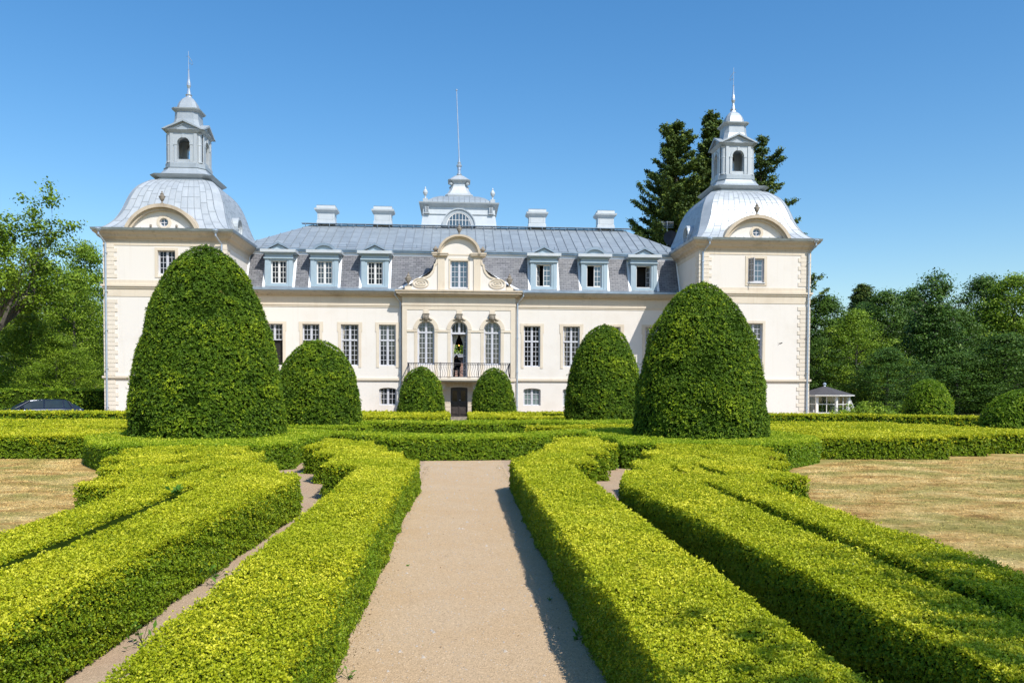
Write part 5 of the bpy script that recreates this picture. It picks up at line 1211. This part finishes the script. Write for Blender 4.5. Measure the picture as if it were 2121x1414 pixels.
# left side trees
GLt = 'leafy trees left of the left tower'
def lp(u, vtop, y, var, hw_, rot, label, name='broadleaf_tree'): return put(u, vtop, y, var, hw_, rot, label, GLt, name)
lp(178, 500, 78, vD, 3.6, .4, 'fresh green tree touching the corner of the left tower')
lp(150, 560, 70, vD, 3.4, 2.4, 'lower rounded lime tree over the high hedge by the left tower')
lp(95, 540, 76, vD, 4.4, 1.2, 'dense green tree standing over the parked car, right of the branching tree')
lp(60, 640, 66, vD, 3.0, 4.2, 'low fresh green tree above the parked car')
lp(30, 600, 84, vD, 4.6, 3.2, 'green tree behind the branching tree at the left edge of the photo')
lp(-60, 560, 80, vB, 5.0, .9, 'green tree cut off by the left edge of the photo')
lp(120, 690, 62, vD, 2.6, .3, 'low fresh green tree between the high hedge and the lime trees')
for k in range(7): plant((vA, vB, vD)[k % 3], -32-k*5.5, 98+random.uniform(-3, 5), 1.1, .8, random.uniform(0, 6), 'tree far behind the left row of trees', GLt)
# the big open branching tree
def open_tree(seed, H, label, x, y, lean, leafs, ncl=16, name='branching_tree', sp=.34, ntip=1500):
    rs = random.Random(seed); mb = MB(); tips = []
    pts = [Vector((0, 0, 0)), Vector((lean*.3, 0, H*.10)), Vector((lean*.6, .1, H*.22)), Vector((lean, 0, H*.33))]
    mb.tube(pts, [.48, .38, .32, .28], 10)
    for k in range(7):
        a = 2*PI*k/7+rs.uniform(-.4, .4); i = rs.choice((2, 3, 3))
        limbs(mb, pts[i], Vector((math.cos(a)*.8, math.sin(a)*.6, rs.uniform(.45, 1.3))).normalized(), H*.30, .17, 3, tips, rs, .55, .22)
    e = empty(name, (x, y, 0), label, 'tree', None); t = mb.build('trunk', 'bark', e, local=True)
    C = np.array([tuple(p) for p in tips]); g = np.random.default_rng(seed)
    if len(C) > ntip: C = C[g.choice(len(C), ntip, replace=False)]
    V, F, rv = clumps(C, ncl, sp, leafs, g, flat=.5)
    c = bpy.data.objects.new('crown', fast_mesh('crown', V, [(F, 0, rv)], ['leafA'])); col.objects.link(c); c.parent = e
    return e
x, z = wx(12, 790, 58); open_tree(21, 15.2, 'big open branching tree with bare limbs showing at the left edge of the photo', x-1.0, 58, -.4, .21, 34, sp=.33, ntip=760)
# tree behind the viewer whose shade falls on the near right hedges
vS = tree_variant(33, 12, 3.7, 'leafA', 330, 40, .42, .24, zlo=.52)
plant(vS, 10.3, -2.6, 1, 1, 0, 'leafy tree behind the viewer whose shade falls on the right hedges', None, 'shade_tree')

# shrubs at the wood edge
for k, (u, y, s) in enumerate(((1800, 45, .9), (1762, 47, .6), (1830, 46, .7))):
    x, z = wx(u, 850, y); g = np.random.default_rng(60+k); C = [(g.normal(0, .8*s), g.normal(0, .4), abs(g.normal(.7, .35))*s+.2) for _ in range(60)]
    o = bpy.data.objects.new('garden_shrub', crown_mesh('garden_shrub', C, 40, .16, .11, 'leafA', 60+k)); col.objects.link(o); o.location = (x, y, 0)
    tag(o, ['pale leafy shrub between the pavilion and the dome topiary', 'small bright shrub by the open pavilion window', 'low leafy shrub beside the pale shrub at the wood edge'][k], 'shrub', 'shrubs by the pavilion')
x, z = wx(70, 812, 60); g = np.random.default_rng(71); C = [(g.normal(0, 1.6), g.normal(0, .5), abs(g.normal(1.6, .4))) for _ in range(90)]
o = bpy.data.objects.new('garden_shrub', crown_mesh('garden_shrub', C, 40, .2, .13, 'leafA', 71)); col.objects.link(o); o.location = (x, 60, 0); tag(o, 'leafy shrub poking over the high hedge behind the car', 'shrub')

# ================================================================== far buildings
def farhouse(x0, x1, y, z1, roofh, label, base=True):
    e = empty('brick_house', ((x0+x1)/2, y, 0), label, 'house')
    MB().box(x0, x1, y, y+9, .9 if base else 0, z1).build('wall', 'brick', e)
    if base: MB().box(x0-.04, x1+.04, y-.04, y+9, 0, .9).build('plinth', 'stucco', e)
    MB().pxz([(x0-.4, z1), (x1+.4, z1), (x1-1.5, z1+roofh), (x0+1.5, z1+roofh)], y-.4, y+9.4).build('roof', 'slate', e)
    n = int((x1-x0)/3)
    for k in range(n):
        for zz in ((1.6,), (1.6, 4.4))[z1 > 5.5]:
            a = x0+1.2+k*3; w = window(a, a+1.1, zz, zz+1.6, y-.05, 3, parent=e, name='window')
farhouse(-75, -50, 92, 3.4, 3.0, 'low red brick house with white plinth at the left edge behind trees')
farhouse(-7, 9, 86, 5.4, .35, 'red brick building seen through the open balcony door')
lp_ = wx(965, 700, 94); plant(vD, .6, 99, 1.3, 1.0, .5, 'green tree seen through the open balcony door', None)

# ================================================================== gazebo
M['roofing'] = plain('pavilion_roofing', (.085, .08, .085), .85, .15, 8, bmp=.4)
M['white'] = plain('white_paint', (.80, .78, .74), .5, .04, 4)
gx, gz = wx(1708, 800, 52); gx, gy = gx, 52.0
gz_e = empty('glass_pavilion', (gx, gy, 0), 'small white octagonal glass pavilion with dark roof beside the right tower', 'pavilion')
RG = 1.55; ze = 1.86; za = 2.42
def ring8(r_, z, rot=.06): return [(gx+r_*math.cos(rot+PI/4*k-PI/2), gy+r_*math.sin(rot+PI/4*k-PI/2), z) for k in range(8)]
m = MB(); b0 = ring8(RG+.32, ze); b1 = ring8(RG+.32, ze-.05); m.add(b0+[(gx, gy, za)], [(k, (k+1) % 8, 8) for k in range(8)]); m.add(b1, [tuple(range(8))]); ro = m.build('roof', 'roofing', gz_e)
m = MB(); m.add(ring8(RG+.33, ze-.015)+ring8(RG+.33, ze-.075), [(k, (k+1) % 8, (k+1) % 8+8, k+8) for k in range(8)]); m.build('fascia', 'white', ro)
m = MB(); m.lathe([(.09, za-.06), (.06, za+.02), (.11, za+.09), (.10, za+.17), (.01, za+.23)], gx, gy, 10); m.build('finial', 'pipe', ro)
R8 = ring8(RG, 0)
for k in range(8):
    p = R8[k]; MB().box(p[0]-.055, p[0]+.055, p[1]-.055, p[1]+.055, 0, ze-.04).build('post', 'white', gz_e)
def quadbar(m, a, b, z0, z1, t=.03):
    a = Vector(a[:2]); b = Vector(b[:2]); d = (b-a).normalized(); n_ = Vector((-d.y, d.x))*t/2
    m.add([(a.x-n_.x, a.y-n_.y, z0), (b.x-n_.x, b.y-n_.y, z0), (b.x+n_.x, b.y+n_.y, z0), (a.x+n_.x, a.y+n_.y, z0), (a.x-n_.x, a.y-n_.y, z1), (b.x-n_.x, b.y-n_.y, z1), (b.x+n_.x, b.y+n_.y, z1), (a.x+n_.x, a.y+n_.y, z1)],
          [(3, 2, 1, 0), (4, 5, 6, 7), (0, 1, 5, 4), (1, 2, 6, 5), (2, 3, 7, 6), (3, 0, 4, 7)])
m_, nt_, b_ = newmat('clear_glass'); tr_ = N(nt_, 'ShaderNodeBsdfTransparent'); gl_ = N(nt_, 'ShaderNodeBsdfGlossy'); gl_.inputs['Roughness'].default_value = .02
mx_ = N(nt_, 'ShaderNodeMixShader'); mx_.inputs[0].default_value = .10; nt_.links.new(tr_.outputs[0], mx_.inputs[1]); nt_.links.new(gl_.outputs[0], mx_.inputs[2]); nt_.links.new(mx_.outputs[0], nt_.nodes['Material Output'].inputs[0]); tr_.inputs[0].default_value = (.8, .85, .85, 1)
M['clear'] = m_
for k in range(8):
    a, b = R8[k], R8[(k+1) % 8]
    m = MB(); quadbar(m, a, b, 0, .66, .06); m.build('base_panel', 'white', gz_e)
    m = MB(); quadbar(m, a, b, .67, .74, .10)
    L = lambda t: (a[0]+(b[0]-a[0])*t, a[1]+(b[1]-a[1])*t)
    if k != 1:
        quadbar(m, a, b, 1.24, 1.28, .03); quadbar(m, L(.48), L(.52), .74, ze-.06, .03); quadbar(m, L(.05), L(.09), .74, ze-.06, .03); quadbar(m, L(.91), L(.95), .74, ze-.06, .03)
        quadbar(m, a, b, ze-.12, ze-.055, .04)
    w_ = m.build('window', 'white', gz_e)
    if k != 1: m = MB(); quadbar(m, L(.03), L(.97), .74, ze-.1, .008); m.build('pane', 'clear', w_)
    else:   # top-hung sash pushed outwards
        nx, ny = (a[0]+b[0])/2-gx, (a[1]+b[1])/2-gy; q = math.hypot(nx, ny); nx, ny = nx/q, ny/q; m = MB()
        def PP(t, s): return (L(t)[0]+nx*.42*s, L(t)[1]+ny*.42*s, ze-.1-1.02*s)
        for t in (.1, .5, .9): m.tube([PP(t, 0), PP(t, 1)], .022, 4)
        for s in (0, .5, 1): m.tube([PP(.1, s), PP(.9, s)], .022, 4)
        m.build('open_sash', 'white', w_)
mt = MB(); mt.box(gx-.5, gx+.3, gy-.3, gy+.3, .62, .66); mt.box(gx-.14, gx-.06, gy-.04, gy+.04, 0, .62)
tb = mt.build('round_table', 'brick'); tag(tb, 'small reddish table inside the glass pavilion', 'table')
mv = MB(); mv.lathe([(.04, .66), (.06, .72), (.03, .8)], gx-.3, gy-.1, 8); mv.lathe([(0, .8), (.09, .86), (.10, .95), (.01, 1.02)], gx-.3, gy-.1, 7); tag(mv.build('flower_pot', 'weed'), 'little potted plant on the table in the glass pavilion', 'plant pot')
tag(MB().tube([(gx-1.55, gy-1.9, 0), (gx-1.55, gy-1.9, .92)], .035, 6).build('garden_post', 'white'), 'short white post in front of the glass pavilion', 'post')

# ================================================================== satellite dish, antenna
dx, dz = wx(1389, 493, 57.5)
de = empty('satellite_dish', (dx, 57.5, 12.0), 'dark round satellite dish on the roof beside the right tower', 'satellite dish')
m = MB(); m.lathe([(.0, 0), (.25, .03), (.42, .10), (.52, .18), (.50, .17), (.0, .02)], 0, 0, 22); m.v = [(dx+a, 57.5+.1-c_*.9, dz+b) for a, b, c_ in m.v]; m.build('dish', 'iron', de)
MB().tube([(dx, 57.6, dz), (dx, 57.9, dz-.3), (dx, 57.9, dz-1.2)], .03, 6).tube([(dx, 57.5, dz-.45), (dx+.05, 57.0, dz-.1)], .02, 5).build('bracket', 'iron', de)
ax, az_ = wx(1382, 458, 58); m = MB(); m.tube([(ax, 58, 12.0), (ax, 58, az_)], .015, 5)
for k in range(5): m.tube([(ax-.45+.03*k, 58-.1*k, az_-.05-.12*k), (ax+.45-.03*k, 58-.1*k, az_-.05-.12*k)], .008, 4)
tag(m.build('roof_antenna', 'sill'), 'thin television antenna above the dark satellite dish', 'antenna')

# ================================================================== car
M['carpaint'] = plain('dark_blue_paint', (.018, .028, .055), .22, .1, 1, .3, .6, bmp=0)
M['carglass'] = glass('car_glass', (.012, .028, .036), .03, 1.5)
M['tyre'] = plain('tyre_rubber', (.02, .02, .02), .9, .1, 5)
cxr, czr = wx(72, 830, 47)
car = empty('parked_car', (cxr, 47, 0), 'dark blue estate car parked between the outer hedge and the high hedge', 'car')
car.rotation_euler[2] = R(33)
def cloft(secs, close=True):  # secs: list of (x, [(y,z)...])
    m = MB(); n = len(secs[0][1])
    vs = [(x, y, z) for x, pr in secs for y, z in pr]; fs = []
    for i in range(len(secs)-1):
        for k in range(n): fs.append((i*n+k, i*n+(k+1) % n, (i+1)*n+(k+1) % n, (i+1)*n+k))
    fs += [tuple(range(n)), tuple((len(secs)-1)*n+k for k in range(n))[::-1]]; m.add(vs, fs); return m
def sec(w_, z0, zb, zt): return [(-w_, z0), (w_, z0), (w_*1.02, (z0+zb)/2), (w_, zb-.08), (w_*.93, zb), (w_*.6, zt), (-w_*.6, zt), (-w_*.93, zb), (-w_, zb-.08), (-w_*1.02, (z0+zb)/2)]
body = cloft([(-2.3, sec(.72, .35, .58, .62)), (-2.2, sec(.84, .25, .72, .76)), (-1.7, sec(.90, .22, .84, .88)), (-.95, sec(.91, .2, .96, 1.0)), (0, sec(.92, .2, .98, 1.0)), (1.2, sec(.92, .2, 1.0, 1.02)), (2.0, sec(.90, .24, 1.0, 1.03)), (2.3, sec(.82, .32, .92, .95))])
body.build('body', 'carpaint', car, True, local=True)
cab = cloft([(-1.0, [(-.78, .95), (.78, .95), (.76, .99), (-.76, .99)]), (-.25, [(-.80, .96), (.80, .96), (.62, 1.38), (-.62, 1.38)]), (.3, [(-.80, .96), (.80, .96), (.60, 1.45), (-.60, 1.45)]), (1.4, [(-.80, .97), (.80, .97), (.58, 1.42), (-.58, 1.42)]), (2.15, [(-.76, .97), (.76, .97), (.66, 1.02), (-.66, 1.02)])])
cab.build('windows', 'carglass', car, local=True)
rf_ = cloft([(-.35, [(-.58, 1.36), (.58, 1.36), (.56, 1.40), (-.56, 1.40)]), (.3, [(-.61, 1.44), (.61, 1.44), (.56, 1.475), (-.56, 1.475)]), (1.4, [(-.59, 1.41), (.59, 1.41), (.54, 1.445), (-.54, 1.445)]), (1.7, [(-.58, 1.27), (.58, 1.27), (.54, 1.31), (-.54, 1.31)])]); rf_.build('roof', 'carpaint', car, local=True)
for s in (-1, 1):
    pm = MB(); pm.tube([(-1.0, s*.79, .98), (-.3, s*.64, 1.40)], .035, 5); pm.tube([(.35, s*.81, .98), (.38, s*.62, 1.45)], .035, 5); pm.tube([(1.3, s*.81, .98), (1.3, s*.61, 1.43)], .04, 5)
    pm.tube([(1.75, s*.78, 1.0), (1.55, s*.6, 1.35)], .05, 5); pm.build('pillars', 'carpaint', car, local=True)
pass
for s in (-1, 1):
    MB().box(-.78, -.62, *sorted((s*.84, s*1.02)), .98, 1.12).build('mirror', 'carpaint', car, local=True)
    MB().box(-2.24, -2.05, *sorted((s*.5, s*.83)), .56, .70).build('headlight', 'sill', car, local=True)
    for xx in (-1.4, 1.45):
        m = MB(); n = 18; m.add([(xx+.33*math.cos(2*PI*k/n), s*y_, .33+.33*math.sin(2*PI*k/n)) for y_ in (.72, .93) for k in range(n)], [(k, (k+1) % n, (k+1) % n+n, k+n) for k in range(n)]+[tuple(range(n)), tuple(range(n, 2*n))]); wo = m.build('wheel', 'tyre', car, local=True)
        m = MB(); m.add([(xx+.2*math.cos(2*PI*k/n), s*.935, .33+.2*math.sin(2*PI*k/n)) for k in range(n)], [tuple(range(n))]); m.build('rim', 'sill', wo, local=True)

# ================================================================== person in the doorway, chandelier, swallow
M['skin'] = plain('skin', (.35, .2, .13), .6, .1, 5); M['cloth'] = plain('black_clothes', (.02, .022, .03), .9, .2, 5); M['hair'] = plain('dark_hair', (.02, .014, .01), .7, .2, 9)
def skin_chain(name, pts, edges, radii, mat, parent=None, root=0):
    me = bpy.data.meshes.new(name); me.from_pydata(pts, edges, []); me.materials.append(M[mat])
    o = bpy.data.objects.new(name, me); col.objects.link(o)
    md = o.modifiers.new('skin', 'SKIN'); sv = me.skin_vertices[0].data if me.skin_vertices else None
    if sv is None:
        bpy.context.view_layer.objects.active = o; bpy.ops.mesh.customdata_skin_add(); sv = me.skin_vertices[0].data
    for i, r_ in enumerate(radii): sv[i].radius = (r_, r_); sv[i].use_root = (i == root)
    ss = o.modifiers.new('sub', 'SUBSURF'); ss.levels = 2; ss.render_levels = 2
    if parent: o.parent = parent
    return o
px, py, pz = -.12, 54.7, 2.87
# seated on a chair: pelvis, spine, neck, head, arms, legs (facing the camera)
pts = [(0, 0, .50), (0, .02, .72), (0, .03, .92), (0, .01, 1.03), (0, -.01, 1.12), (0, -.015, 1.24), (-.18, .03, .93), (-.23, -.02, .68), (-.15, -.24, .56), (-.10, -.33, .55), (.18, .03, .93), (.23, -.02, .68), (.15, -.24, .56), (.10, -.33, .55),
       (-.10, -.02, .50), (-.12, -.42, .50), (-.12, -.40, .08), (-.12, -.54, .04), (.10, -.02, .50), (.12, -.42, .50), (.12, -.40, .08), (.12, -.54, .04)]
ed = [(0, 1), (1, 2), (2, 3), (3, 4), (4, 5), (2, 6), (6, 7), (7, 8), (8, 9), (2, 10), (10, 11), (11, 12), (12, 13), (0, 14), (14, 15), (15, 16), (16, 17), (0, 18), (18, 19), (19, 20), (20, 21)]
rd = [.14, .13, .14, .055, .085, .09, .06, .045, .035, .035, .06, .045, .035, .035, .10, .07, .05, .045, .10, .07, .05, .045]
sc_ = 1.18
pe = skin_chain('person', [(a*sc_, b*sc_, c_*sc_) for a, b, c_ in pts], ed, [r_*sc_ for r_ in rd], 'cloth'); pe.location = (px, py, pz); tag(pe, 'person in dark clothes sitting inside the open balcony door', 'person')
m = MB(); m.lathe([(0, .02), (.085, .04), (.115, .12), (.11, .2), (.05, .27), (0, .28)], 0, 0, 12); hr = m.build('hair', 'hair', pe, local=True); hr.location = (0, .02, 1.22)
m = MB(); m.lathe([(0, 0), (.06, .02), (.08, .09), (.075, .15), (0, .2)], 0, 0, 12); fc = m.build('face', 'skin', pe, local=True); fc.location = (0, -.05, 1.26)
m = MB(); m.box(-.26, .26, -.2, .3, .50, .54)
for a in (-.24, .22):
    for b in (-.18, .26): m.box(a, a+.03, b, b+.03, 0, .5)
ch = empty('chair', (px, py, pz), 'dark chair under the person in the balcony doorway', 'chair'); m.build('seat', 'door', ch, local=True); MB().box(-.25, .25, .27, .30, .54, 1.05).build('backrest', 'door', ch, local=True)
cx_, cz_ = .05, 5.1; cy_ = 57.5
che = empty('chandelier', (cx_, cy_, cz_), 'dark chandelier with small glowing bulbs hanging in the hall', 'chandelier')
m = MB(); m.tube([(cx_, cy_, cz_), (cx_, cy_, 7)], .02, 5); m.lathe([(.02, cz_-.35), (.08, cz_-.25), (.05, cz_-.1), (.10, cz_), (.03, cz_+.3)], cx_, cy_, 8)
for k in range(8): a = PI/4*k; m.tube([(cx_, cy_, cz_-.15), (cx_+.28*math.cos(a), cy_+.28*math.sin(a), cz_-.22), (cx_+.46*math.cos(a), cy_+.46*math.sin(a), cz_-.02)], .015, 4)
m.build('frame', 'iron', che)
bm_, bn_, bb_ = newmat('bulb_glow'); bb_.inputs['Emission Color'].default_value = (1, .45, .12, 1); bb_.inputs['Emission Strength'].default_value = 6; M['bulb'] = bm_
for k in range(8): a = PI/4*k; MB().lathe([(.0, cz_-.02), (.022, cz_), (.02, cz_+.05), (0, cz_+.09)], cx_+.46*math.cos(a), cy_+.46*math.sin(a), 6).build('bulb', 'bulb', che)
bx, bz = wx(1617, 711, 30); M['bird'] = plain('bird_feathers', (.05, .045, .04), .8, .1, 20)
bd = empty('swallow', (bx, 30, bz), 'small dark swallow in flight in front of the right tower wall', 'bird')
m = MB(); m.tube([(-.075, 0, -.035), (-.03, 0, -.015), (.02, 0, .008), (.06, 0, .025), (.08, 0, .03)], [.004, .017, .022, .016, .003], 8); m.build('body', 'bird', bd, local=True)
for s, pz_ in ((-1, .07), (1, -.01)):
    m = MB(); m.add([(.03, s*.01, .01), (-.015, s*.01, -.005), (-.06, s*.13, pz_*1.2), (-.02, s*.08, pz_)], [(0, 1, 2, 3)]); m.add([(.03, s*.01, .014), (-.015, s*.01, -.001), (-.06, s*.13, pz_*1.2+.003), (-.02, s*.08, pz_+.004)], [(0, 1, 2, 3)]); m.build('wing', 'bird', bd, local=True)
m = MB(); m.add([(-.06, -.008, -.03), (-.06, .008, -.03), (-.13, .035, -.06), (-.10, .0, -.047), (-.13, -.035, -.06)], [(0, 1, 2, 3, 4)]); m.build('tail', 'bird', bd, local=True)
bd.rotation_euler = (R(20), 0, R(20))

# ================================================================== small things on the ground
g = np.random.default_rng(90); V = []; F = []; n = 5200
y = 4+g.random(n)**1.6*20; x = g.uniform(-.98, 1.28, n); s = g.uniform(.0025, .0065, n)*(1+(g.random(n) < .02)*1.8)*(1+y*.06)
s = np.where(g.random(n) < .004, s*2.6, s); tet = np.array([(1, 0, 0), (-.6, .9, 0), (-.5, -.8, 0), (0, 0, .9)])
a = g.uniform(0, 6.28, n); ca, sa = np.cos(a), np.sin(a)
vv = tet[None]*s[:, None, None]; vx = vv[:, :, 0]*ca[:, None]-vv[:, :, 1]*sa[:, None]; vy = vv[:, :, 0]*sa[:, None]+vv[:, :, 1]*ca[:, None]
V = np.stack([vx+x[:, None], vy+y[:, None], vv[:, :, 2]+.0105], 2).reshape(-1, 3)
F = (np.arange(n)[:, None, None]*4+np.array([(0, 1, 3), (1, 2, 3), (2, 0, 3)])[None]).reshape(-1, 3)
o = bpy.data.objects.new('gravel', fast_mesh('gravel', V, [(F, 0, g.random(len(F)))], ['pebble'])); col.objects.link(o); tag(o, 'fine loose gravel on the sandy path', 'gravel', kind='stuff')
# dry grass blades on the two lawns
dm_, dn_, db_ = newmat('dry_grass'); at_r = N(dn_, 'ShaderNodeAttribute', attribute_name='rnd')
dn_.links.new(mixc(dn_, 1.0, lawncolor(dn_, 1.0), ramp(dn_, at_r.outputs['Fac'], [(0, (.55, .6, .5)), (.5, (.95, .95, .9)), (1, (1.3, 1.28, 1.2))]), 'MULTIPLY'), db_.inputs['Base Color']); db_.inputs['Roughness'].default_value = .9; db_.inputs['Specular IOR Level'].default_value = .1
M['drygrass'] = dm_
def lawn(poly, n, label, seed):
    g = np.random.default_rng(seed); A = np.array(poly); x0, y0 = A.min(0); x1, y1 = A.max(0)
    x = g.uniform(x0, x1, n); y = y0+(y1-y0)*g.random(n)**1.25; k = inpoly(x, y, poly); x, y = x[k], y[k]; n = len(x)
    s = .018+.0016*y; P_ = np.stack([x, y, s*.15], 1)
    V, F = leaves(P_, np.tile([0, -.3, .75], (n, 1)), s*g.uniform(.7, 1.4, n), .28, .5, .12, g)
    o = bpy.data.objects.new('lawn_grass', fast_mesh('lawn_grass', V, [(F, 0, g.random(n))], ['drygrass'])); col.objects.link(o); tag(o, label, 'grass', kind='stuff')
lawn([(4.7, 5), (4.7, 11), (6, 13), (7.5, 18), (8.0, 20), (10, 22), (11.6, 24.6), (15.3, 24.5), (24, 26.5), (24, 5)], 170000, 'parched golden grass on the right lawn', 91)
lawn([(-4.6, 5), (-4.6, 11), (-6.5, 15), (-7.6, 18), (-7.6, 20), (-10, 22), (-11.1, 25.2), (-22, 25.3), (-22, 5)], 160000, 'parched golden grass on the left lawn', 92)
# fallen box leaves and litter along both edges of the path
g = np.random.default_rng(95); n = 2600; y = 4+g.random(n)**1.5*19; sd_ = g.random(n) < .5
x = np.where(sd_, -.93+np.abs(g.normal(0, .09, n)), 1.22-np.abs(g.normal(0, .10, n))); few = g.random(n) < .10; x = np.where(few, g.uniform(-.9, 1.2, n), x)
V, F = leaves(np.stack([x, y, np.full(n, .016)], 1), np.tile([0, 0, 1.], (n, 1)), .012*(1+y*.05)*g.uniform(.6, 1.5, n), .5, .5, .05, g)
M['litter'] = leafmat('fallen_leaves', [(0, (.10, .06, .03)), (.5, (.22, .14, .06)), (.85, (.35, .26, .12)), (1, (.16, .24, .04))], 0, .9, nscale=2)
o = bpy.data.objects.new('leaf_litter', fast_mesh('leaf_litter', V, [(F, 0, g.random(n))], ['litter'])); col.objects.link(o); tag(o, 'dry fallen leaves along both edges of the path', 'leaf litter', kind='stuff')
# weeds
def weed(x, y, h, n, label, seed, z=.01, L=.07, name='weed'):
    g = np.random.default_rng(seed); C = np.stack([x+g.normal(0, h*.35, n), y+g.normal(0, h*.35, n), z+g.random(n)*h], 1)
    V, F = leaves(C, np.tile([0, -.2, .8], (n, 1)), L*g.uniform(.6, 1.3, n), .42, .9, .4, g)
    m = MB(); [m.tube([(x, y, z), tuple(c)], .0022, 3) for c in C]
    o = bpy.data.objects.new(name, fast_mesh(name, np.concatenate([V, np.array(m.v)]), [(F, 0, g.random(n)), (np.array([f for f in m.f if len(f) == 4])+len(V), 0, np.zeros(len([f for f in m.f if len(f) == 4])))], ['weed'])); col.objects.link(o); tag(o, label, 'weed', 'weeds by the hedges')
weed(-.80, 6.05, .12, 7, 'broad-leaved weed on the path edge at the bottom left of the path', 1, L=.06)
weed(.93, 8.2, .03, 14, 'tiny grass tuft in the shadow line of the right path hedge', 2, L=.03)
weed(-.60, 9.9, .015, 9, 'flat green weed lying on the left part of the path', 3, L=.03)
weed(-2.62, 9.0, .22, 16, 'tall weed leaning out of the left inner hedge over the soil strip', 4, .08, .07)
weed(-2.60, 6.9, .2, 14, 'weed growing from the foot of the left inner hedge nearest the camera', 5, .04, .07)
weed(-3.9, 11.6, .10, 22, 'dark thistle growing through the top of the left outer hedge', 6, hp+.02, .10, 'thistle')
weed(1.02, 6.9, .08, 8, 'dark leafy weed at the foot of the right path hedge', 7, .01, .06)
